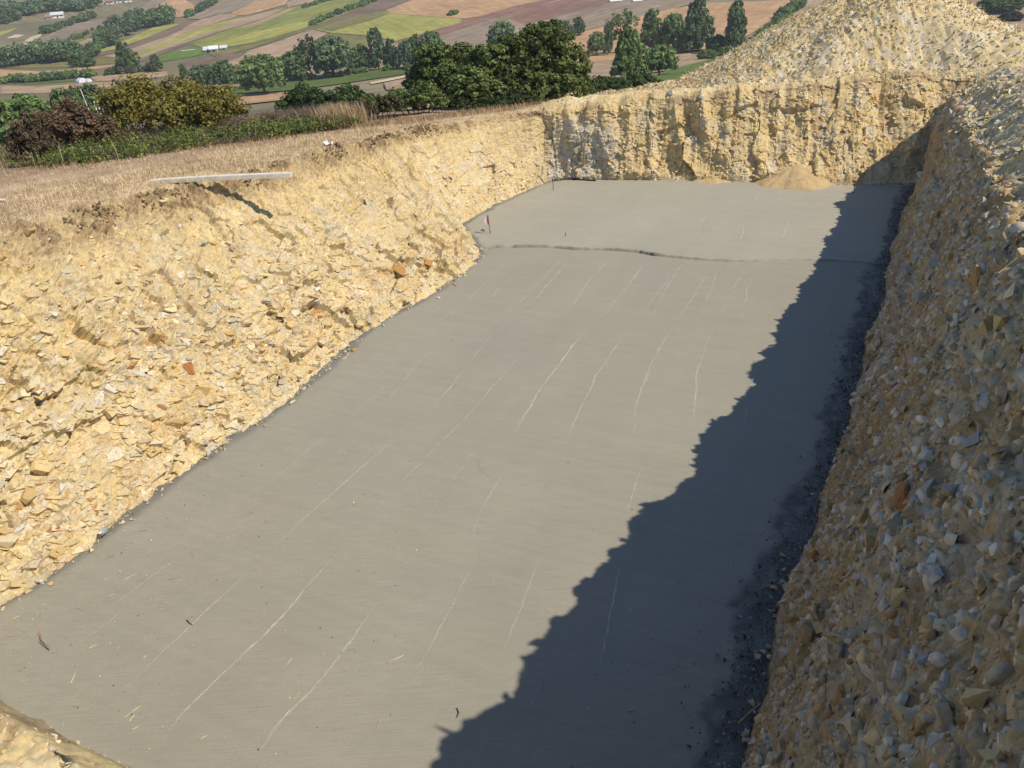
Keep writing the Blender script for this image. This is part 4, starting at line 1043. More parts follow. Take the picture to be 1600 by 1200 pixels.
# woods and hedges that read as one mass
def wood(name, label, pts, hpx, n, seed, col, spread=10.0, leaf=2.0):
    """pts: foot line or area as pixels; crowns are scattered over it"""
    r = np.random.default_rng(seed)
    W = np.array([hit(px, py, 60) for px, py in pts])
    VV, FF, CC = [], [], []; off = 0
    for i in range(n):
        t = r.random() * (len(W) - 1); k = int(t); p = W[k] * (1 - t + k) + W[min(k + 1, len(W) - 1)] * (t - k)
        mp_ = px_m(p); p = p[:2] + np.clip(r.normal(size=2), -1.6, 1.6) * spread * mp_ * np.array([1, 1.6])
        z = float(G(p[0], p[1])); h = hpx * mp_ * r.uniform(.7, 1.25); w = h * r.uniform(.42, .6)
        lob = [(p[0], p[1], z + h * .5, w, w, h * .48), (p[0] + r.normal() * w * .5, p[1] + r.normal() * w * .5, z + h * .35, w * .7, w * .7, h * .33)]
        V, F, C = crown_np(lob, 34, 9, leaf * mp_ * r.uniform(.8, 1.2), r, .34, .2)
        C = C * r.uniform(.75, 1.25)
        VV.append(V); FF.append(F + off); CC.append(C); off += len(V)
    o = link(name, mesh_np(name, np.concatenate(VV), np.concatenate(FF), np.concatenate(CC)), M_LEAF, kind='stuff', label=label)
    o.color = (*col, 1)
    return o
wood('woods', 'dark wood on the valley floor below the tan strips', [(15, 104), (40, 100), (70, 96), (100, 95), (120, 92)], 26, 60, 1, BL, 6)
wood('woods', 'dark wood joining the valley wood to the strip fields', [(130, 100), (142, 88), (150, 80)], 20, 16, 2, DG, 4)
wood('woods', 'dark wedge of wood climbing beside the yellow strips', [(162, 76), (180, 66), (198, 52), (212, 44), (232, 44), (252, 40), (268, 35)], 24, 60, 3, BL, 5)
wood('woods', 'wood along the skyline at the top left', [(0, 20), (25, 24), (50, 22), (80, 18), (105, 16), (130, 14), (150, 10)], 17, 70, 4, BL, 6)
wood('woods', 'trees at the far left below the skyline wood', [(8, 38), (25, 30), (38, 26)], 14, 14, 5, DG, 4)
wood('hedge', 'hedge slanting up between two brown fields at the left', [(72, 53), (95, 45), (120, 36), (148, 27)], 9, 46, 6, DG, 2, 1.6)
wood('hedge', 'green shrubs slanting between the brown fields above the valley wood', [(112, 66), (130, 56), (160, 44)], 6, 18, 7, MG, 3, 1.4)
wood('hedge', 'rows of green shrubs below the tan track', [(0, 130), (40, 128), (80, 125), (118, 122), (150, 119)], 11, 60, 8, MG, 4, 1.7)
wood('hedge', 'bushes at the right end of the valley wood', [(118, 103), (135, 103), (148, 102)], 10, 10, 9, (.1, .17, .05), 3, 1.6)
wood('hedge', 'thin hedge beside the dark brown strip on the hillside', [(488, 40), (510, 30), (540, 18), (570, 8), (590, 1)], 7, 60, 10, MG, 1.2, 1.4)
wood('hedge', 'dark hedge between the grey and orange fields at the top', [(292, 28), (310, 21), (325, 11), (340, 3)], 9, 34, 11, DG, 1.8, 1.6)
wood('hedge', 'thin hedge above the pale green strip fields', [(465, 18), (480, 11), (500, 5), (520, 0)], 5, 28, 12, MG, 1.5, 1.3)
wood('hedge', 'long green hedge climbing from the stubble beside the heap', [(1178, 72), (1195, 58), (1215, 40), (1235, 22), (1255, 6)], 13, 70, 13, MG, 2.0, 1.7)
wood('hedge', 'scrub along the stream under the middle hedge line', [(440, 128), (500, 124), (560, 116), (620, 110), (690, 107)], 9, 46, 14, MG, 3, 1.6)
wood('hedge', 'bushes on the tan hill field', [(698, 26), (708, 24), (716, 21)], 6, 9, 15, MG, 1.5, 1.4)
wood('hedge', 'scrub patch beside the two-topped dark tree', [(160, 118), (190, 115), (225, 112), (240, 108)], 9, 26, 16, (.12, .14, .07), 4, 1.6)
wood('hedge', 'shrubs on the left of the orange strip in the middle distance', [(340, 146), (362, 142), (385, 140)], 7, 10, 17, MG, 2.5, 1.5)

# ------------------------------------------------------------------ brambles and dry grass along the top of the left bank
def strip_points(n, seed, lo, hi, jitter=0.0):
    """points of the natural ground between two lines of sight, given as pixel polylines of the same length"""
    r = np.random.default_rng(seed)
    Lo = np.array([hit(px, py, 9)[:2] for px, py in lo]); Hi = np.array([hit(px, py, 9)[:2] for px, py in hi])
    t = r.random(n) * (len(Lo) - 1); k = t.astype(int); f = (t - k)[:, None]; k1 = np.minimum(k + 1, len(Lo) - 1)
    u = r.random(n)[:, None]
    p = (Lo[k] * (1 - f) + Lo[k1] * f) * (1 - u) + (Hi[k] * (1 - f) + Hi[k1] * f) * u
    p = p + r.normal(size=p.shape) * jitter
    return np.concatenate([p, G(p[:, 0], p[:, 1])[:, None]], 1), t / (len(Lo) - 1), u[:, 0]
LO = [(-60, 282), (100, 262), (200, 249), (300, 234), (420, 219), (500, 207), (560, 199)]
HI = [(-60, 246), (100, 236), (200, 226), (300, 214), (420, 203), (500, 196), (560, 193)]
r = np.random.default_rng(55)
thick = bpy.data.objects.new('bramble_thicket', None); COL.objects.link(thick)
thick['label'] = 'long low bramble thicket of green and brown along the left brow'; thick['category'] = 'brambles'
P, t, u = strip_points(2600, 61, LO, HI, .1)
hgt = (.22 + .24 * u) * (.75 + .5 * fbm(P[:, 0] / .9, P[:, 1] / .9, 62, 3) + .25)
thick.location = P.mean(0) * 0
q = r.normal(size=(2600, 22, 3)); q /= np.linalg.norm(q, axis=2, keepdims=True)
pos = P[:, None] + np.array([0, 0, 1]) * (hgt * r.uniform(.35, 1.05, 2600))[:, None, None] + q * .17 * r.uniform(.4, 1.1, (2600, 22, 1))
patch = fbm(P[:, 0] / 1.1, P[:, 1] / 1.1, 64, 3) + .5 - 1.05 * u
green = patch + .25 * r.normal(size=2600) > 0
gcol = pick_cols(2600, r, [(.19, .23, .045), (.12, .165, .04), (.26, .27, .06), (.08, .11, .04)], [.35, .35, .12, .18], .2)
bcol = pick_cols(2600, r, [(.2, .135, .105), (.16, .11, .09), (.25, .18, .13), (.13, .125, .055)], [.4, .3, .15, .15], .2)
lc = np.where(green[:, None], gcol, bcol)
for nm, sel, sz in (('leaves', green, .034), ('withered_leaves', ~green, .022)):
    pp = pos[sel].reshape(-1, 3); nn = (q[sel] + r.normal(size=q[sel].shape) * .5 + np.array([0, 0, .6])).reshape(-1, 3)
    V, F = leaf_quads(pp, nn, sz * r.uniform(.6, 1.4, len(pp)), r, .7)
    c = np.repeat(lc[sel], 22, 0) * r.uniform(.65, 1.35, (len(pp), 1))
    link(nm, mesh_np(nm, V, F, np.repeat(c, 4, 0)), M_LEAF, thick, kind='stuff')
BR = ([(.2, .14, .11), (.16, .11, .095), (.28, .2, .14), (.4, .3, .18)], [.42, .34, .18, .06])
P, t, u = strip_points(5000, 65, LO, HI, .15)
blades('dry_stems', P, (.25 + .42 * u) * r.uniform(.5, 1.2, len(P)), .004 + .004 * r.random(len(P)), pick_cols(len(P), r, *BR), 66, M_DRY, 1.1, thick, kind='stuff')
P, t, u = strip_points(260, 67, LO, [(a, b - 6) for a, b in LO], .12)
blades('pale_grass', P, .25 + .45 * r.random(len(P)), .004 + .003 * r.random(len(P)), pick_cols(len(P), r, *STRAW), 68, M_DRY, .9, thick, kind='stuff')
# brown weeds from the bush row down to the ploughed field
P, t, u = strip_points(15000, 69, HI, [(-60, 214), (100, 205), (200, 200), (300, 196), (420, 186), (500, 188), (560, 190)], .3)
blades('dead_weeds', P, .28 + .42 * r.random(len(P)), .005 + .005 * r.random(len(P)), pick_cols(len(P), r, [(.2, .14, .115), (.16, .115, .1), (.25, .18, .135), (.13, .12, .06)], [.4, .3, .2, .1]), 70, M_DRY, 1.0, None, kind='stuff', label='brown dead weeds standing behind the bramble thicket')
# tan tuft beside the loop, dry grass under the oaks and on the top of the bank
P, t, u = strip_points(1600, 71, [(505, 206), (560, 199)], [(505, 199), (575, 194)], .12)
blades('grass_tuft', P, .35 + .5 * r.random(len(P)), .005 + .004 * r.random(len(P)), pick_cols(len(P), r, [(.5, .36, .19), (.42, .29, .15), (.6, .47, .27)], [.4, .3, .3]), 72, M_DRY, .8, None, kind='stuff', label='tuft of tall tan grass right of the white loop')
P, t, u = strip_points(5000, 73, [(556, 203), (640, 196), (720, 184), (800, 176), (880, 158)], [(556, 195), (640, 188), (720, 178), (800, 168), (880, 152)], .15)
P[:, 2] += .03
blades('dry_grass', P, .06 + .14 * r.random(len(P)) ** 1.5, .005 + .004 * r.random(len(P)), pick_cols(len(P), r, [(.42, .29, .16), (.34, .23, .13), (.55, .42, .24), (.22, .15, .09)], [.4, .3, .15, .15]), 74, M_DRY, 1.2, None, kind='stuff', label='low dry grass along the brow below the oaks')
o, A, V, W, S, Pf, nr_, _ = banks['left']
idx = r.integers(0, A.size, 260000); a, w = A.ravel()[idx], W.ravel()[idx]
ok = (w > .12) & (r.random(len(idx)) < sstep(.1, .6, w) * .8) & (a > 3) & (a < 21)
P = Pf.reshape(-1, 3)[idx[ok]][:27000]
tuft = sstep(.0, .5, fbm(P[:, 0] / .5, P[:, 1] / .5, 75, 3))
blades('stubble', P, (.05 + .13 * r.random(len(P)) ** 2) * (.6 + tuft), .003 + .003 * r.random(len(P)), pick_cols(len(P), r, [(.70, .54, .32), (.58, .43, .25), (.76, .64, .42), (.34, .23, .14)], [.4, .28, .14, .18], .15), 76, M_DRY, 2.6, None, kind='stuff', label='flattened dry straw covering the top of the left bank')
P, t, u = strip_points(16000, 77, [(-80, 365), (100, 335), (240, 296), (357, 279), (500, 236), (600, 208)], LO[:6], .1)
P[:, 2] += .02
tuft = sstep(.0, .5, fbm(P[:, 0] / .7, P[:, 1] / .7, 78, 3))
blades('stubble', P, (.05 + .08 * r.random(len(P)) ** 2) * (.6 + tuft), .003 + .003 * r.random(len(P)), pick_cols(len(P), r, [(.68, .52, .31), (.56, .41, .24), (.74, .61, .4), (.30, .2, .13)], [.4, .3, .14, .16], .15), 79, M_DRY, 3.2, None, kind='stuff', label='dry straw and stubble between the left bank and the brambles')
# ------------------------------------------------------------------ fields, tracks and hamlets of the valley
def inpoly(px, py, poly):
    n = len(poly); c = np.zeros(px.shape, bool); j = n - 1
    for i in range(n):
        xi, yi = poly[i]; xj, yj = poly[j]
        k = ((yi > py) != (yj > py)) & (px < (xj - xi) * (py - yi) / (yj - yi + 1e-12) + xi)
        c ^= k; j = i
    return c
FM = {}
def field_mat(key, c0, c1, c2, ang, period, strength):
    m, nt, b = new_mat('field_' + key, 0.95)
    b.inputs['Specular IOR Level'].default_value = 0.05
    g = N(nt, 'ShaderNodeNewGeometry')
    mp = N(nt, 'ShaderNodeMapping'); mp.inputs['Rotation'].default_value = (0, 0, -ang)
    nt.links.new(g.outputs['Position'], mp.inputs['Vector'])
    wob = N(nt, 'ShaderNodeTexNoise', Scale=.05, Detail=3.0); nt.links.new(mp.outputs[0], wob.inputs['Vector'])
    st = N(nt, 'ShaderNodeMapping'); st.inputs['Scale'].default_value = (.012, 1.0 / period, 0)
    nt.links.new(mp.outputs[0], st.inputs['Vector'])
    rows = N(nt, 'ShaderNodeTexNoise', Scale=1.0, Detail=4.0, Roughness=.7); nt.links.new(st.outputs[0], rows.inputs['Vector'])
    spot = N(nt, 'ShaderNodeTexNoise', Scale=.22, Detail=5.0, Roughness=.7); nt.links.new(g.outputs['Position'], spot.inputs['Vector'])
    r1 = ramp(nt, [(.32, c0), (.52, c1), (.72, c2)]); nt.links.new(rows.outputs['Fac'], r1.inputs['Fac'])
    r2 = ramp(nt, [(.3, (.78, .78, .78)), (.7, (1.2, 1.2, 1.2))]); nt.links.new(spot.outputs['Fac'], r2.inputs['Fac'])
    r3 = ramp(nt, [(.35, (.9, .9, .9)), (.65, (1.1, 1.1, 1.1))]); nt.links.new(wob.outputs['Fac'], r3.inputs['Fac'])
    nt.links.new(mulc(nt, mulc(nt, r1.outputs['Color'], r2.outputs['Color']), r3.outputs['Color']), b.inputs['Base Color'])
    return m
PAL = {  # three tones each
 'tan': ((.34, .235, .15), (.40, .285, .185), (.46, .34, .225)),
 'pink': ((.33, .235, .15), (.38, .275, .18), (.44, .33, .22)),
 'orange': ((.42, .25, .13), (.47, .30, .165), (.52, .36, .21)),
 'brown': ((.16, .115, .08), (.2, .148, .105), (.25, .19, .13)),
 'plough': ((.20, .115, .075), (.235, .14, .095), (.27, .165, .115)),
 'red': ((.21, .12, .085), (.26, .155, .115), (.31, .2, .15)),
 'lilac': ((.225, .175, .125), (.285, .225, .16), (.345, .285, .205)),
 'yellow': ((.27, .265, .075), (.345, .33, .095), (.41, .385, .12)),
 'ygreen': ((.165, .19, .06), (.235, .25, .075), (.345, .335, .105)),
 'green': ((.085, .125, .035), (.115, .16, .045), (.155, .19, .06)),
 'lush': ((.10, .17, .035), (.125, .2, .045), (.16, .23, .06)),
 'olive': ((.15, .145, .055), (.2, .185, .075), (.26, .23, .095)),
 'sand': ((.52, .42, .26), (.58, .48, .31), (.64, .54, .37)),
 'scrub': ((.17, .15, .085), (.22, .19, .11), (.27, .225, .14))}
nfield = 0
def field(key, poly, label, lift=None, period=2.6, name='field'):
    global nfield
    nfield += 1
    lift = .06 + .004 * nfield if lift is None else lift
    dens_ = []
    for (x0, y0), (x1, y1) in zip(poly, poly[1:] + poly[:1]):
        L = math.hypot(x1 - x0, y1 - y0); k = max(1, int(L / 7))
        dens_ += [(x0 + (x1 - x0) * i / k, y0 + (y1 - y0) * i / k) for i in range(k)]
    rj = np.random.default_rng(nfield)
    B = [q[:2] for q in hit_many([q[0] for q in dens_], [q[1] for q in dens_], 60)]
    Pw = np.array(B); c = Pw.mean(0); u, s_, vt = np.linalg.svd(Pw - c, full_matrices=False); ang = math.atan2(vt[0][1], vt[0][0])
    xs = [p[0] for p in poly]; ys = [p[1] for p in poly]
    gx, gy = np.meshgrid(np.arange(min(xs), max(xs), 6.0), np.arange(min(ys), max(ys), 2.0))
    m = inpoly(gx.ravel(), gy.ravel(), poly)
    I = [q[:2] for q in hit_many(gx.ravel()[m], gy.ravel()[m], 60)] if m.any() else []
    n = len(B); pts = [Vector(p) for p in B] + [Vector(p) for p in I]
    vo, eo, fo, *_ = mgeo.delaunay_2d_cdt(pts, [(i, (i + 1) % n) for i in range(n)], [], 1, 1e-4)
    V = np.array([(v.x, v.y) for v in vo]); V = np.concatenate([V, (G(V[:, 0], V[:, 1]) + lift)[:, None]], 1)
    F = np.array([f for f in fo if len(f) == 3])
    if not len(F): return None
    me = mesh_np(name, V, F, None, True)
    p0, p1, p2 = V[F[0][0]], V[F[0][1]], V[F[0][2]]
    mt = FM.setdefault((key, round(ang, 1), period), None) or field_mat(key, *PAL[key], ang, period, 1)
    FM[(key, round(ang, 1), period)] = mt
    return link(name, me, mt, kind='structure', label=label)
field('scrub', [(0, 40), (150, 28), (210, 20), (300, 0), (120, 0), (0, 5)], 'rough scrubland below the skyline wood')
field('lilac', [(60, 66), (75, 54), (112, 38), (160, 30), (180, 34), (165, 44), (120, 56), (85, 66)], 'brown field above the valley wood')
field('olive', [(115, 66), (130, 55), (165, 42), (182, 34), (175, 50), (160, 60), (135, 68)], 'olive grass wedge beside the climbing wood')
field('tan', [(120, 68), (150, 55), (168, 45), (180, 36), (184, 42), (160, 60), (135, 72)], 'thin tan strip beside the olive wedge')
field('yellow', [(0, 50), (28, 43), (20, 48), (0, 57)], 'small yellow strip at the left margin')
field('sand', [(35, 67), (48, 58), (68, 52), (62, 58), (48, 66), (42, 71)], 'pale sandy patch above the valley wood')
field('sand', [(10, 60), (25, 54), (38, 55), (28, 59)], 'pale bare patch left of the sandy one')
field('olive', [(0, 100), (60, 97), (120, 94), (150, 90), (190, 90), (180, 100), (110, 105), (40, 108), (0, 106)], 'olive grass on the valley floor in front of the wood')
field('orange', [(0, 109), (60, 112), (115, 108), (175, 101), (188, 103), (120, 113), (60, 118), (0, 120)], 'curving orange track field across the valley floor')
field('tan', [(0, 134), (60, 136), (120, 131), (185, 128), (190, 136), (150, 143), (60, 146), (0, 147)], 'tan fallow in front of the shrub rows')
field('tan', [(140, 120), (200, 116), (260, 112), (265, 120), (200, 126), (150, 127)], 'tan fallow around the two-topped tree')
field('green', [(0, 122), (60, 121), (130, 116), (150, 119), (120, 127), (50, 132), (0, 132)], 'green rough ground under the shrub rows')
field('yellow', [(149, 81), (200, 62), (240, 43), (262, 37), (280, 38), (232, 58), (182, 76), (150, 84)], 'narrow yellow strip, leftmost of the strip fields')
field('brown', [(150, 84), (182, 76), (232, 58), (280, 38), (302, 31), (325, 32), (265, 56), (205, 77), (152, 89)], 'brown strip right of the leftmost yellow one')
field('pink', [(160, 89), (205, 77), (265, 56), (310, 32), (345, 22), (365, 21), (372, 25), (330, 38), (270, 62), (220, 80), (180, 90)], 'pinkish tan strip between brown and yellow strips')
field('yellow', [(190, 91), (220, 80), (270, 62), (330, 38), (378, 28), (340, 46), (290, 62), (250, 76), (205, 92)], 'slim yellow strip in the middle of the strip fields')
field('pink', [(205, 92), (250, 76), (290, 62), (340, 46), (378, 28), (420, 18), (448, 12), (410, 30), (350, 48), (300, 64), (250, 80), (212, 95)], 'second pinkish tan strip, right of the slim yellow one')
field('brown', [(215, 94), (250, 80), (285, 69), (297, 69), (262, 82), (222, 97)], 'short dark brown strip below the second pinkish one')
field('ygreen', [(297, 69), (350, 49), (405, 32), (450, 12), (480, 8), (505, 0), (600, 0), (575, 8), (545, 20), (505, 36), (485, 42), (440, 56), (400, 67), (362, 74), (318, 76)], 'large streaked yellow and green hillside field')
field('yellow', [(330, 70), (400, 50), (440, 42), (470, 34), (498, 36), (460, 48), (400, 65), (365, 72)], 'bright yellow lower edge of the streaked field')
field('tan', [(375, 44), (410, 31), (450, 14), (460, 14), (430, 28), (395, 42)], 'thin tan streak inside the streaked field')
field('lush', [(235, 91), (270, 82), (300, 77), (322, 76), (322, 84), (285, 92), (250, 98)], 'bright green meadow left of the white shed')
field('olive', [(322, 84), (362, 76), (400, 69), (462, 50), (478, 48), (430, 64), (380, 80), (340, 90)], 'olive verge under the streaked field')
field('brown', [(280, 98), (330, 91), (385, 80), (372, 92), (330, 106), (290, 112)], 'brown fallow below the white shed')
field('pink', [(330, 106), (372, 92), (390, 80), (440, 64), (470, 52), (490, 47), (512, 53), (480, 70), (430, 92), (390, 105), (345, 112)], 'broad pinkish brown stubble below the streaked field')
field('green', [(345, 118), (390, 105), (430, 92), (480, 70), (512, 54), (530, 60), (500, 76), (455, 100), (400, 130), (350, 132)], 'green slope behind the round tree')
field('olive', [(512, 54), (545, 56), (582, 57), (584, 74), (545, 90), (500, 98), (455, 100), (500, 78)], 'olive meadow behind the middle hedge line')
field('yellow', [(489, 46), (515, 37), (560, 27), (596, 17), (612, 21), (660, 26), (722, 30), (718, 36), (655, 55), (618, 65), (582, 57), (545, 54), (518, 52)], 'broad mottled yellow green crop on the middle hillside')
field('olive', [(489, 46), (515, 37), (560, 27), (596, 17), (610, 22), (575, 34), (545, 42), (520, 50)], 'dull olive corner of the mottled crop')
field('brown', [(505, 40), (540, 24), (575, 8), (595, 0), (645, 0), (602, 16), (560, 27), (515, 38)], 'dark mauve brown ploughed strip climbing to the top')
field('orange', [(602, 17), (645, 0), (850, 0), (805, 16), (728, 30), (665, 26), (612, 21)], 'tan orange stubble at the top of the middle hillside')
field('red', [(618, 67), (655, 56), (740, 29), (805, 10), (850, 0), (872, 0), (800, 22), (745, 38), (704, 52), (630, 72)], 'long red brown strip under the tan stubble')
field('lilac', [(630, 72), (704, 52), (745, 38), (800, 22), (872, 0), (980, 0), (930, 22), (880, 38), (800, 62), (720, 84), (640, 92)], 'grey mauve slope behind the oaks')
field('red', [(790, 28), (840, 10), (880, 0), (960, 0), (935, 12), (880, 24), (820, 40)], 'dull red patch on the grey mauve slope')
field('olive', [(765, 38), (790, 28), (802, 28), (785, 37)], 'small green patch on the grey mauve slope')
field('pink', [(580, 72), (620, 68), (640, 76), (640, 92), (580, 100), (545, 104), (540, 94)], 'pale bare ground showing between the hedge line trees')
field('lilac', [(930, 22), (980, 0), (1110, 0), (1060, 12), (1000, 28), (960, 36), (880, 58), (840, 60), (880, 38)], 'grey brown field above the orange stubble')
field('orange', [(840, 72), (880, 58), (965, 36), (1050, 14), (1110, 5), (1255, 0), (1205, 32), (1170, 56), (1120, 76), (1040, 86), (930, 98), (840, 108)], 'wide orange stubble field with furrow lines on the right', period=1.6)
field('tan', [(1168, 78), (1195, 58), (1225, 30), (1260, 0), (1330, 0), (1260, 48), (1200, 85)], 'pale tan stubble between the hedge and the rubble heap', period=1.6)
field('pink', [(860, 112), (930, 98), (1040, 88), (1120, 80), (1160, 82), (1095, 98), (1040, 112), (960, 124), (880, 128)], 'pinkish fallow below the orange stubble', period=1.4)
field('green', [(1000, 132), (1040, 112), (1095, 98), (1160, 84), (1175, 92), (1120, 118), (1060, 135)], 'green meadow wedge left of the rubble heap')
field('green', [(340, 140), (440, 130), (520, 119), (600, 109), (662, 102), (662, 112), (600, 122), (520, 134), (450, 143), (360, 148)], 'flat green field in front of the middle hedge line')
field('sand', [(578, 130), (600, 126), (655, 115), (656, 118), (602, 129), (580, 133)], 'pale track along the flat green field', name='path')
field('pink', [(600, 131), (656, 119), (660, 132), (625, 142), (604, 142)], 'pinkish fallow below the pale track')
field('orange', [(352, 151), (440, 147), (442, 158), (370, 166), (352, 164)], 'orange stubble strip below the round tree')
field('orange', [(228, 22), (250, 6), (262, 0), (290, 0), (308, 12), (304, 22), (280, 28), (250, 24)], 'orange stubble knoll at the top')
field('lilac', [(205, 22), (240, 0), (262, 0), (230, 20)], 'grey mauve field left of the orange knoll')
field('lilac', [(290, 30), (325, 14), (350, 0), (410, 0), (365, 20), (345, 22), (312, 31)], 'grey mauve field right of the orange knoll')
field('orange', [(362, 21), (400, 2), (450, 0), (446, 8), (410, 18), (385, 25), (372, 25)], 'tan orange patch above the strip fields')
field('pink', [(1490, 0), (1600, 0), (1640, 0), (1640, 70), (1560, 60), (1500, 30)], 'tan stubble right of the rubble heap')
field('tan', [(450, 12), (480, 6), (500, 0), (460, 0), (448, 6)], 'small tan patch above the streaked field')

# ------------------------------------------------------------------ farm buildings far off
M_WHITE = plain_mat('limewash', (.78, .77, .74), .8, .06, 2)
M_TILE = plain_mat('roof_tile', (.33, .2, .14), .85, .25, 3)
M_SHEET = plain_mat('roof_sheet', (.62, .64, .66), .5, .1, 2)
M_DARK = plain_mat('dark_opening', (.03, .03, .035), .6, .1)
M_TUNNEL = plain_mat('tunnel_film', (.74, .76, .78), .35, .06, 2)
def house(name, label, px, py, w, d, h, rot, roofmat, cat='house', group=None, pitch=.35, wins=3):
    p = hit(px, py, 60); k_ = px_m(p); w, d, h = w * k_, d * k_, h * k_
    e = bpy.data.objects.new(name, None); COL.objects.link(e); e.location = p; e.rotation_euler = (0, 0, rot)
    e['label'] = label; e['category'] = cat
    if group: e['group'] = group
    bm = bmesh.new(); rise = d * pitch
    v = [bm.verts.new(q) for q in [(-w / 2, -d / 2, -1), (w / 2, -d / 2, -1), (w / 2, d / 2, -1), (-w / 2, d / 2, -1), (-w / 2, -d / 2, h), (w / 2, -d / 2, h), (w / 2, d / 2, h), (-w / 2, d / 2, h), (-w / 2, 0, h + rise), (w / 2, 0, h + rise)]]
    for f in [(0, 1, 5, 4), (2, 3, 7, 6), (1, 2, 6, 9, 5), (3, 0, 4, 8, 7)]: bm.faces.new([v[i] for i in f])
    link('wall', bm_mesh('wall', bm), M_WHITE, e)
    bm = bmesh.new()
    for s in (-1, 1):
        q = [(-w / 2 - .4, 0, h + rise + .1), (w / 2 + .4, 0, h + rise + .1), (w / 2 + .4, s * (d / 2 + .5), h - .25), (-w / 2 - .4, s * (d / 2 + .5), h - .25)]
        top = [bm.verts.new((a, b, c + .2)) for a, b, c in q]; bot = [bm.verts.new(k) for k in q]
        bm.faces.new(top); bm.faces.new(bot[::-1])
        for i in range(4): bm.faces.new((top[i], top[(i + 1) % 4], bot[(i + 1) % 4], bot[i]))
    roof = link('roof', bm_mesh('roof', bm), roofmat, e)
    if cat == 'house':
        bm = bmesh.new(); box_bm(bm, (w * .22, d * .1, h + rise * .95), (w * .07, w * .07, h * .35)); link('chimney', bm_mesh('chimney', bm), M_TILE, roof)
    for k in range(wins):
        bm = bmesh.new(); xx = -w / 2 + w * (k + .5) / wins
        door = k == wins // 2
        box_bm(bm, (xx, -d / 2 - .02, h * .3 if door else h * .58), (w / wins * .3, .12, h * .6 if door else h * .3))
        link('door' if door else 'window', bm_mesh('door' if door else 'window', bm), M_DARK, e)
    return e
house('farmhouse', 'long white farmhouse below the skyline wood at the top left', 91, 28, 17, 9, 5, .35, M_SHEET, pitch=.3)
house('outbuilding', 'low brown roofed outbuilding left of the long white farmhouse', 78, 29, 9, 8, 3, .35, M_TILE, 'outbuilding')
house('shed', 'white gabled shed in the middle of the strip fields', 335, 81, 11, 8, 5, .2, M_WHITE, 'shed', wins=1)
house('shed', 'grey roofed lean-to touching the white gabled shed', 325, 81, 9, 8, 3.6, .2, M_SHEET, 'shed', wins=1)
house('shed', 'small white hut right of the white gabled shed', 350, 77, 8, 5, 3, .2, M_SHEET, 'shed', wins=1)
for i, (px, py, w, lab) in enumerate([(158, 6, 10, 'white house at the left end of the hamlet on the skyline'), (172, 6, 11, 'second white house of the skyline hamlet from the left'), (186, 4, 9, 'third white house of the skyline hamlet from the left'), (200, 3, 11, 'white house at the right end of the hamlet on the skyline')]):
    house('house', lab, px, py, w, 6, 4, .2 * i, M_TILE, group='hamlet on the skyline', wins=3)
for px, py, w, lab in [(962, 3, 18, 'long white building at the top edge above the grey brown field'), (995, 3, 12, 'short white building right of the long one at the top edge')]:
    house('barn', lab, px, py, w, 5, 2, .15, M_WHITE, 'barn', wins=3)
def arch(name, label, px, py, w, L, h, rot, mat, cat):
    p = hit(px, py, 60); k_ = px_m(p); w, L, h = w * k_, L * k_, h * k_; bm = bmesh.new(); rows = []
    for k in range(13):
        t = PI * k / 12; rows.append([bm.verts.new((-w / 2 * math.cos(t), y, h * math.sin(t))) for y in np.linspace(-L / 2, L / 2, 7)])
    for a, b in zip(rows, rows[1:]):
        for i in range(6): bm.faces.new((a[i], a[i + 1], b[i + 1], b[i]))
    bm.faces.new([q[0] for q in rows]); bm.faces.new([q[-1] for q in rows][::-1])
    o = link(name, bm_mesh(name, bm, False), None, label=label, category=cat); o.data.materials.append(mat); o.location = p; o.rotation_euler = (0, 0, rot)
    return o
arch('polytunnel', 'rounded white polytunnel on the valley floor left of the olive bush', 128, 129, 13, 10, 7, .9, M_TUNNEL, 'polytunnel')
arch('polytunnel', 'small pale polytunnel right behind the larger rounded one', 139, 128, 8, 6, 5, .9, M_TUNNEL, 'polytunnel')
p = hit(294, 79, 60); k_ = px_m(p); bm = bmesh.new()
for i in range(9):
    box_bm(bm, ((i - 4) * 2.45 * k_, 0, .5 * k_), (2.3 * k_, 3.2 * k_, (1.2 + .2 * math.sin(i * 2)) * k_))
o = link('row_cover', bm_mesh('row_cover', bm), M_TUNNEL, label='long narrow white crop cover on the meadow left of the shed', category='crop cover'); o.location = p; o.rotation_euler = (0, 0, .5)
# ------------------------------------------------------------------ things left about the site
def obj_between(name, a, b, width, thick, mat, seg=14, warp=.01, seed=0, **props):
    """a sawn timber between two points, slightly twisted and worn"""
    a, b = Vector(a), Vector(b); L = (b - a).length; d = (b - a).normalized()
    side = d.cross(Vector((0, 0, 1))).normalized(); up = side.cross(d)
    rr = random.Random(seed); bm = bmesh.new(); rows = []
    for i in range(seg + 1):
        t = i / seg; c = a.lerp(b, t) + up * warp * math.sin(t * PI) + side * rr.uniform(-.002, .002)
        w, h = width / 2 * rr.uniform(.97, 1.03), thick / 2 * rr.uniform(.96, 1.04)
        rows.append([bm.verts.new(c + side * sx * w + up * sz * h) for sx, sz in ((-1, -1), (1, -1), (1, 1), (-1, 1))])
    for r0, r1 in zip(rows, rows[1:]):
        for k in range(4): bm.faces.new((r0[k], r0[(k + 1) % 4], r1[(k + 1) % 4], r1[k]))
    bm.faces.new(rows[0][::-1]); bm.faces.new(rows[-1])
    bmesh.ops.bevel(bm, geom=[e for e in bm.edges if e.calc_face_angle(0) > 1], offset=.006, segments=1, affect='EDGES')
    return link(name, bm_mesh(name, bm), mat, **props)
M_BOARD = plain_mat('weathered_board', (.70, .645, .53), .85, .2, 9, bump=.2)
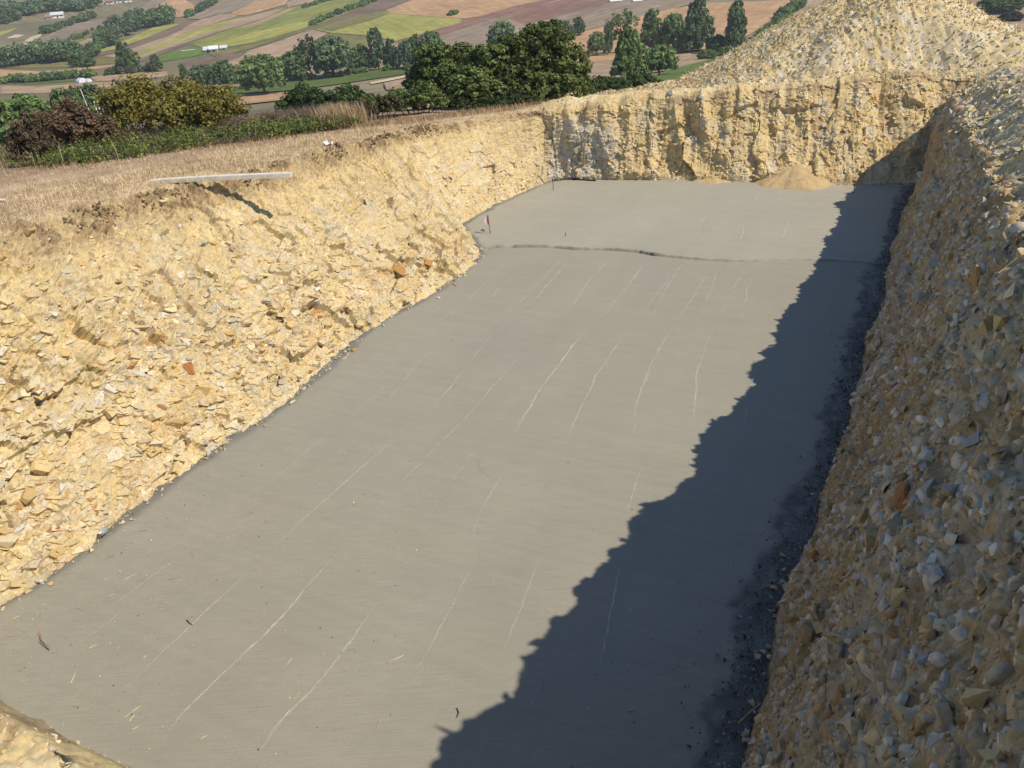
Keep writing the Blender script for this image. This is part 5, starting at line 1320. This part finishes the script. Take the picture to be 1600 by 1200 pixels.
M_STEEL = plain_mat('rusty_rod', (.10, .07, .055), .7, .3, 30, .3)
M_RED = plain_mat('red_tape', (.45, .08, .10), .5, .1, 20)
M_TAPEW = plain_mat('white_tape', (.78, .76, .76), .5, .06, 20)
M_STICK = plain_mat('grey_stick', (.42, .34, .24), .9, .3, 20, bump=.4)
M_BLACK = plain_mat('dark_timber', (.05, .045, .045), .8, .3, 20)
tipp = onz(455, 273, 2.94); base = onz(235, 284, 2.96)
obj_between('plank', base, tipp, .15, .075, M_BOARD, 18, .015, 3, label='long weathered pale plank jutting over the edge of the left bank', category='plank')
q0 = onz(886, 279.5, .06); q1 = onz(931, 282.5, .06)
obj_between('batten', q0, q1, .07, .05, M_BLACK, 6, 0, 4, label='short dark batten lying at the foot of the far bank', category='batten')
fa = onz(908, 277, .04); fb = Vector(fa) + Vector((FAR.n[0], FAR.n[1], 0)) * .35
top = onz(917, 210, 1.55)
o = link('branch', bm_mesh('branch', tube_bm([fa, Vector(fa).lerp(Vector(top), .35) + Vector((.02, 0, 0)), Vector(fa).lerp(Vector(top), .7) + Vector((-.03, 0, .02)), top], [.045, .04, .03, .012], 8), True), M_STICK, label='pale bare branch leaning against the grey stained corner of the far bank', category='branch')
def stake(name, label, px, py, h, lean=(0, 0), rad=.008, tape=None, tape_h=.5):
    p = Vector(onz(px, py)); p.z = float(slab_z(np.array([[p.x, p.y]]))[0])
    e = bpy.data.objects.new(name, None); COL.objects.link(e); e.location = p; e['label'] = label; e['category'] = 'stake'
    t = Vector((lean[0], lean[1], h))
    rod = link('rod', bm_mesh('rod', tube_bm([(0, 0, -.05), t * .5, t], [rad, rad, rad * .9], 8), True), M_STEEL, e)
    if tape:
        for k, m in enumerate((M_TAPEW, M_RED)):
            bm = bmesh.new(); rows = []
            for i in range(7):
                s = i / 6; c = t * (.98 - s * tape_h) + Vector((-(.02 + .055 * math.sin(s * 2.6)) * (1 if k == 0 else .35), .01 * math.sin(5 * s + k), 0))
                w = .028 if k == 0 else .02
                rows.append((bm.verts.new(c + Vector((-w, .006 * math.sin(7 * s), 0))), bm.verts.new(c + Vector((w, -.004, .004)))))
            for a, b in zip(rows, rows[1:]): bm.faces.new((a[0], a[1], b[1], b[0]))
            o = link('tape', bm_mesh('tape', bm), m, rod, label='red and white tape tied to the rod'); md = o.modifiers.new('thick', 'SOLIDIFY'); md.thickness = .002
    return e
stake('stake', 'thin rod with red and white tape standing in the far bay', 766.5, 367, .50, (-.03, 0), .009, True, .55)
stake('stake', 'thin bare rod standing near the far left corner of the slab', 865, 300, .42, (-.02, 0), .009)
stake('stake', 'thin short rod near the far bank just left of the shadow', 1333, 303, .30, (.02, 0), .009)
stake('stake', 'tiny stub of rod standing behind the joint in the middle', 884, 372, .10, (0, 0), .008)
# red taped peg fallen near the left corner
p = Vector(onz(78, 1018)); e = bpy.data.objects.new('peg', None); COL.objects.link(e); e.location = p; e['label'] = 'dark peg with a twist of red tape near the left end of the slab'; e['category'] = 'peg'
d = Vector(onz(64, 1004)) - p; d.z = .06
link('rod', bm_mesh('rod', tube_bm([(0, 0, -.02), d * .5 + Vector((0, 0, .02)), d], [.004, .004, .003], 7), True), M_BLACK, e)
d2 = Vector(onz(62, 993)) - p; d2.z = .05
bm = bmesh.new(); rows = []
for i in range(9):
    s = i / 8; c = d2 * s + Vector((.008 * math.sin(9 * s), .006 * math.cos(7 * s), .02 + .01 * math.sin(5 * s)))
    rows.append((bm.verts.new(c + Vector((-.0025, .002 * math.sin(6 * s), 0))), bm.verts.new(c + Vector((.0025, .001, .002)))))
for a, b in zip(rows, rows[1:]): bm.faces.new((a[0], a[1], b[1], b[0]))
o = link('tape', bm_mesh('tape', bm), M_RED, e, label='twisted red tape'); md = o.modifiers.new('thick', 'SOLIDIFY'); md.thickness = .002
# small dark hook and twigs on the concrete
def twig(name, label, pix, rad, mat, cat, z=.012, group=None, zs=None):
    pts = []
    for i, (a, b) in enumerate(pix):
        q = Vector(onz(a, b)); q.z = float(slab_z(np.array([[q.x, q.y]]))[0]) + z + (zs[i] if zs else 0); pts.append(q)
    o = link(name, bm_mesh(name, tube_bm(pts, [rad] * (len(pts) - 1) + [rad * .6], 6), True), mat, label=label, category=cat)
    if group: o['group'] = group
    return o
twig('hook', 'small dark bent hook beside the taped rod', [(752, 363.5), (753, 362), (756, 362.5), (757, 364), (754.5, 365)], .012, M_STEEL, 'hook', .015)
twig('wire', 'grey bent wire at the foot of the left bank near the corner', [(46, 916), (52, 911), (60, 913.5), (72, 911)], .009, plain_mat('grey_wire', (.4, .42, .44), .45, .1, 9, .6), 'wire', .03)
M_STRAW = plain_mat('straw', (.66, .55, .33), .8, .2, 20)
for k, (pix, lab) in enumerate([([(111, 1068), (117, 1055), (118, 1040)], 'curved straw right of the red taped peg'), ([(138, 1015), (145, 1011), (152, 1008)], 'short straight straw right of the curved one'),
        ([(194, 1122), (205, 1114), (207, 1112), (221, 1103)], 'forked straw nearest the front edge of the slab'), ([(202, 1128), (210, 1118), (206, 1116)], 'bent straw touching the forked straw'),
        ([(204, 1142), (212, 1138), (217, 1135)], 'short straw just below the forked one'), ([(312, 1157), (318, 1153), (324, 1149)], 'lone straw between two pale lines near the front edge'),
        ([(605, 1037), (618, 1031), (631, 1025)], 'lone thin straw near the middle of the lit slab'), ([(19, 969), (26, 965), (32, 963)], 'wide pale straw near the foot of the left bank'),
        ([(170, 933), (175, 930), (180, 928)], 'straw lying across the left pale line'), ([(224, 1030), (227, 1027), (229, 1024)], 'stub of straw beside the third pale line'), ([(192, 908), (202, 902), (214, 897)], 'pale straw beside the left bank foot')]):
    twig('straw', lab, pix, .0045, M_STRAW, 'straw', .008, 'straws on the slab')
twig('twig', 'dark bent twig on the third pale line', [(292, 969), (296, 974), (301, 977)], .005, M_BLACK, 'twig', .01)
twig('twig', 'small dark curl near the shadow edge at the front', [(714, 1107), (717, 1114), (714, 1122)], .004, M_BLACK, 'twig', .01)
twig('stick', 'thin stick lying across the gravel at the foot of the right bank', [(1153, 1135), (1170, 1122), (1187, 1113)], .009, M_STICK, 'stick', .04, None, [0, .03, .08])
# clear plastic bottle end at the foot of the left bank
mb, nt, b = new_mat('clear_plastic', .18)
b.inputs['Base Color'].default_value = (.75, .8, .84, 1); b.inputs['Transmission Weight'].default_value = .55; b.inputs['IOR'].default_value = 1.3
p = Vector(onz(165, 833)); e = bpy.data.objects.new('bottle', None); COL.objects.link(e); e.location = p + Vector((0, 0, .045)); e['label'] = 'crushed clear plastic bottle at the foot of the left bank'; e['category'] = 'bottle'
prof = [(0, .034), (.01, .042), (.05, .044), (.09, .038), (.12, .043), (.16, .044), (.19, .028), (.21, .015), (.235, .014)]
bm = tube_bm([(0, 0, z) for z, _ in prof], [q for _, q in prof], 14)
for v in bm.verts: v.co.x *= .8 + .25 * math.sin(v.co.z * 40)
o = link('body', bm_mesh('body', bm, True), mb, e); o.rotation_euler = (math.radians(60), 0, math.radians(20))
o = link('cap', bm_mesh('cap', tube_bm([(0, 0, .232), (0, 0, .252)], [.017, .017], 12)), M_TAPEW, e); o.rotation_euler = (math.radians(60), 0, math.radians(20))
# white loop of strap caught on the brambles, scraps of litter on the bank top
c0 = hit(506, 204, 9); dist = np.hypot(c0[0], c0[1]); dv = ray(506, 185); zc = CAM_H + dv[2] / np.hypot(dv[0], dv[1]) * dist
bm = bmesh.new(); rows = []
for i in range(29):
    t = 2 * PI * i / 28; pz = Vector((.135 * math.cos(t), .05 * math.sin(t * 2), .052 * math.sin(t)))
    pz = Matrix.Rotation(math.radians(-34), 3, 'Y') @ pz
    rows.append([bm.verts.new(pz + Vector(k)) for k in ((0, -.022, -.012), (0, .022, -.012), (0, .022, .012), (0, -.022, .012))])
for r0, r1 in zip(rows, rows[1:]):
    for k in range(4): bm.faces.new((r0[k], r0[(k + 1) % 4], r1[(k + 1) % 4], r1[k]))
o = link('strap_loop', bm_mesh('strap_loop', bm), M_TAPEW, label='white plastic strap loop caught on top of the brambles', category='strap'); o.location = (c0[0], c0[1], zc)
def scrap(name, label, pos, size, mat, seed, cat):
    rr = np.random.default_rng(seed); bm = bmesh.new(); g = []
    for i in range(6):
        g.append([bm.verts.new(((i / 5 - .5) * size, (j / 4 - .5) * size * .7, abs(rr.normal()) * size * .22)) for j in range(5)])
    for a, b in zip(g, g[1:]):
        for j in range(4): bm.faces.new((a[j], a[j + 1], b[j + 1], b[j]))
    o = link(name, bm_mesh(name, bm, True), mat, label=label, category=cat); o.location = pos; md = o.modifiers.new('thick', 'SOLIDIFY'); md.thickness = .003
    return o
c0 = hit(515, 231, 9); scrap('plastic_scrap', 'crumpled white plastic scrap on the dry grass below the strap loop', (c0[0], c0[1], c0[2] + .06), .22, M_TAPEW, 3, 'litter')
c0 = hit(3, 319, 9); scrap('plastic_scrap', 'white plastic scrap at the left margin on the dry grass', (c0[0], c0[1], c0[2] + .05), .14, M_TAPEW, 5, 'litter')
dv = ray(902, 131); dv = dv / np.hypot(dv[0], dv[1]); scrap('plastic_scrap', 'white scrap hanging in the shrub right of the tallest oak', (dv[0] * 33, dv[1] * 33, CAM_H + dv[2] * 33), .28, M_TAPEW, 8, 'litter')
# leaning pole and short white posts beyond the ploughed field
def far_post(name, label, px, py, hpx, rad, dist, cat, group=None, lean=0):
    d = ray(px, py); d = d / np.hypot(d[0], d[1]); p = np.array([d[0] * dist, d[1] * dist]); z0 = float(G(*p))
    d2 = ray(px, py - hpx); zt = CAM_H + d2[2] / np.hypot(d2[0], d2[1]) * dist
    o = link(name, bm_mesh(name, tube_bm([(0, 0, -.2), (lean * .5, 0, (zt - z0) * .5), (lean, 0, zt - z0)], [rad, rad, rad * .8], 7)), M_WHITE, label=label, category=cat); o.location = (p[0], p[1], z0)
    if group: o['group'] = group
far_post('pole', 'thin pale pole standing in front of the dark trees on the left', 138, 156, 18, .03, 62, 'pole', None, -.3)
for i, px in enumerate((149, 154, 159, 164, 169)):
    far_post('post', '%s short white post from the left at the edge of the brown ploughed field' % ('first', 'second', 'third', 'fourth', 'fifth')[i], px, 166, 8, .05, 60, 'post', 'short white posts by the ploughed field')
# stones lying singly or in little piles on the dark edge of the slab
def loose(px, py, s, label, k, group='loose stones on the slab edge'):
    p = Vector(onz(px, py)); o = bpy.data.objects.new('loose_stone', (STONES if k % 3 else GSTONES)[k % 16]); COL.objects.link(o)
    rr = random.Random(k); o.location = p + Vector((0, 0, s * .2)); o.scale = (s, s * rr.uniform(.8, 1.1), s * rr.uniform(.8, 1.1)); o.rotation_euler = (rr.uniform(-.3, .3), rr.uniform(-.3, .3), rr.uniform(0, 6))
    o['label'] = label; o['category'] = 'stone'; o['group'] = group
kk = 0
ORD = ['largest', 'second largest', 'third largest', 'fourth largest', 'fifth largest', 'sixth largest', 'seventh largest', 'eighth largest', 'ninth largest', 'smallest']
for cx, cy, spx, n, sz, lab in [(1222, 910, 14, 8, .075, 'pale stone in the uppermost small pile on the dark slab edge'), (1216, 962, 12, 6, .07, 'stone in the second small pile down the dark slab edge'), (1203, 1018, 17, 10, .07, 'stone in the largest small pile on the dark slab edge'), (1182, 1104, 10, 5, .07, 'stone in the pile above the thin stick on the dark slab edge'), (1165, 1148, 14, 7, .065, 'bluish stone in the lowest pile on the dark slab edge')]:
    rr = random.Random(cx)
    sizes = sorted([sz * rr.uniform(.6, 1.45) for _ in range(n)], reverse=True)
    for i in range(n):
        loose(cx + rr.gauss(0, spx * .6), cy + rr.gauss(0, spx * .5), sizes[i], ORD[i] + ' ' + lab, kk); kk += 1
loose(1156, 964, .045, 'single pale stone alone on the shaded slab near the largest piles', 1, 'single stones')
loose(1225, 868, .085, 'single pale stone above the uppermost small pile', 2, 'single stones')
loose(985, 1112, .045, 'single dark stone alone in the middle of the shaded slab front', 3, 'single stones')
p = onz(1337, 607); o = bpy.data.objects.new('white_block', STONES[5].copy()); COL.objects.link(o); o.data.materials[0] = plain_mat('chalk', (.62, .61, .6), .85, .1, 8); o.location = (p[0], p[1], .06); o.scale = (.17, .13, .2); o.rotation_euler = (.3, .2, .5)
o['label'] = 'whitish block of stone at the foot of the right bank halfway along'; o['category'] = 'stone'
# big ochre slabs in the left bank, boulders on the brink and in the right bank
def set_on_bank(key, px, py, size, mat, seed, label, parent):
    o_, A, V, W, S, Pf, nr, _ = banks[key]
    d = ray(px, py); d = d / np.linalg.norm(d); Q = Pf.reshape(-1, 3) - np.array([0, 0, CAM_H]); t = Q @ d
    perp = np.linalg.norm(Q - t[:, None] * d, axis=1); cand = np.where(perp < np.maximum(.012, perp.min() * 1.5))[0]; i = cand[np.argmin(t[cand])]
    p, n = Pf.reshape(-1, 3)[i], nr.reshape(-1, 3)[i]; rr = np.random.default_rng(seed)
    me = STONES[seed % 16].copy(); me.materials[0] = mat
    o = bpy.data.objects.new('stone', me); COL.objects.link(o); m = rot_np(1, rr, n[None])[0]
    o.matrix_world = Matrix.Translation(Vector(p)) @ Matrix(((*m[0], 0), (*m[1], 0), (*m[2], 0), (0, 0, 0, 1))) @ Matrix.Diagonal((*size, 1))
    o.parent = parent; o['label'] = label
M_OCHRE = plain_mat('ochre_rock', (.47, .25, .08), .85, .3, 8, bump=.4); M_RUST = plain_mat('rust_rock', (.36, .15, .05), .85, .35, 8, bump=.4); M_CHALK = plain_mat('chalk_rock', (.56, .53, .46), .85, .15, 8, bump=.3); M_GREYB = plain_mat('grey_boulder', (.36, .345, .31), .9, .2, 6, bump=.4)
for i, (px, py, s, m, lab) in enumerate([(290, 578, (.26, .34, .12), M_RUST, 'rust brown slab of rock'), (420, 486, (.3, .34, .12), M_OCHRE, 'flat ochre slab of rock'), (495, 487, (.4, .26, .12), M_OCHRE, 'flat ochre slab of rock'), (292, 685, (.3, .12, .1), M_RUST, 'rust brown sliver of rock'), (255, 533, (.22, .14, .1), M_OCHRE, 'ochre rock'), (228, 535, (.2, .1, .08), M_OCHRE, 'ochre rock'), (320, 533, (.26, .08, .1), M_RUST, 'rust rock'), (408, 540, (.24, .1, .1), M_OCHRE, 'ochre rock'), (405, 408, (.3, .12, .1), M_OCHRE, 'ochre rock'), (190, 438, (.3, .1, .08), M_OCHRE, 'ochre rock'), (215, 583, (.3, .18, .12), M_CHALK, 'white rock'), (30, 827, (.16, .1, .09), M_CHALK, 'white rock'), (84, 828, (.18, .09, .08), M_RUST, 'rust sliver'), (150, 795, (.13, .16, .08), M_OCHRE, 'ochre rock'), (70, 785, (.14, .1, .08), M_CHALK, 'pale rock'), (330, 707, (.13, .12, .1), M_CHALK, 'white rock'), (625, 420, (.4, .5, .16), M_OCHRE, 'ochre rock'), (668, 408, (.4, .3, .16), M_OCHRE, 'ochre rock'), (575, 320, (.34, .2, .12), M_CHALK, 'white rock'), (700, 276, (.34, .2, .12), M_CHALK, 'white rock')]):
    set_on_bank('left', px, py, s, m, 40 + i, lab, left_bank)
for i, (px, py, s, m, lab) in enumerate([(1452, 766, (.2, .19, .16), M_GREYB, 'rounded grey boulder'), (1360, 722, (.16, .15, .13), M_GREYB, 'grey boulder'), (1400, 600, (.2, .24, .12), M_RUST, 'rust brown rock'), (1405, 775, (.22, .3, .1), M_RUST, 'reddish slab of rock'), (1318, 1020, (.12, .13, .1), M_GREYB, 'bluish grey boulder'), (1470, 1085, (.1, .08, .07), M_CHALK, 'pale block'), (1290, 1030, (.06, .2, .06), M_CHALK, 'white vein of rock'), (1310, 1080, (.2, .13, .09), M_OCHRE, 'ochre rock'), (1525, 440, (.3, .5, .12), M_OCHRE, 'ochre seam of rock'), (1520, 690, (.15, .2, .1), M_GREYB, 'grey block'), (1580, 745, (.12, .12, .1), M_GREYB, 'grey block')]):
    set_on_bank('right', px, py, s, m, 80 + i, lab, right_bank)
for i, (px, py, s, m, lab) in enumerate([(1041, 122, (.34, .3, .3), M_GREYB, 'pale boulder on the brink'), (1098, 113, (.3, .28, .26), M_STONE, 'pale boulder on the brink')]):
    set_on_bank('far', px, py, s, m, 90 + i, lab, far_bank)
# roots hanging out of the right bank
o_, A, V, W, S, Pf, nr, _ = banks['right']
d = ray(1590, 285); d /= np.linalg.norm(d); Q = Pf.reshape(-1, 3) - np.array([0, 0, CAM_H]); t = Q @ d; perp = np.linalg.norm(Q - t[:, None] * d, axis=1); i = np.argmin(perp + .02 * t); c0 = Vector(Pf.reshape(-1, 3)[i])
root = bpy.data.objects.new('root_tuft', None); COL.objects.link(root); root.location = c0; root['label'] = 'tuft of pale roots hanging from the brink of the right bank'; root['category'] = 'roots'
out = Vector((-RIGHT.n[0], -RIGHT.n[1], 0))
for k in range(14):
    rr = random.Random(k); al = Vector((RIGHT.e[0], RIGHT.e[1], 0)) * rr.uniform(-.5, .5)
    pts = [al * .3 - out * .05, al * .5 + out * rr.uniform(.08, .16) + Vector((0, 0, .04)), al * .8 + out * rr.uniform(.12, .2) - Vector((0, 0, rr.uniform(.08, .2))), al + out * rr.uniform(.1, .18) - Vector((0, 0, rr.uniform(.25, .45)))]
    link('root', bm_mesh('root', tube_bm(pts, [.008, .006, .004, .002], 5), True), M_STICK, root)
d = ray(1585, 891); d /= np.linalg.norm(d); t = Q @ d; perp = np.linalg.norm(Q - t[:, None] * d, axis=1); i = np.argmin(perp + .02 * t); c0 = Vector(Pf.reshape(-1, 3)[i]) - Vector((RIGHT.n[0], RIGHT.n[1], -.3)) * .06
o = link('straw', bm_mesh('straw', tube_bm([c0 - Vector((.10, .03, .01)), c0, c0 + Vector((.09, .02, .035))], [.003, .003, .002], 6), True), M_STRAW, label='single pale straw caught on the shaded right bank', category='straw')
# ------------------------------------------------------------------ thin summer haze over the valley
bm = bmesh.new(); box_bm(bm, (0, 0, -20), (8400, 8400, 130))
hz = bm_mesh('haze', bm)
mh = bpy.data.materials.new('haze'); mh.use_nodes = True; nt = mh.node_tree; nt.nodes.clear()
pv = nt.nodes.new('ShaderNodeVolumePrincipled'); pv.inputs['Color'].default_value = (.88, .93, 1.0, 1); pv.inputs['Density'].default_value = .0003
pv.inputs['Density Attribute'].default_value = ''
mh.cycles.homogeneous_volume = True
om = nt.nodes.new('ShaderNodeOutputMaterial'); nt.links.new(pv.outputs[0], om.inputs['Volume'])
link('haze', hz, mh, kind='stuff', label='thin bluish summer haze over the whole valley')
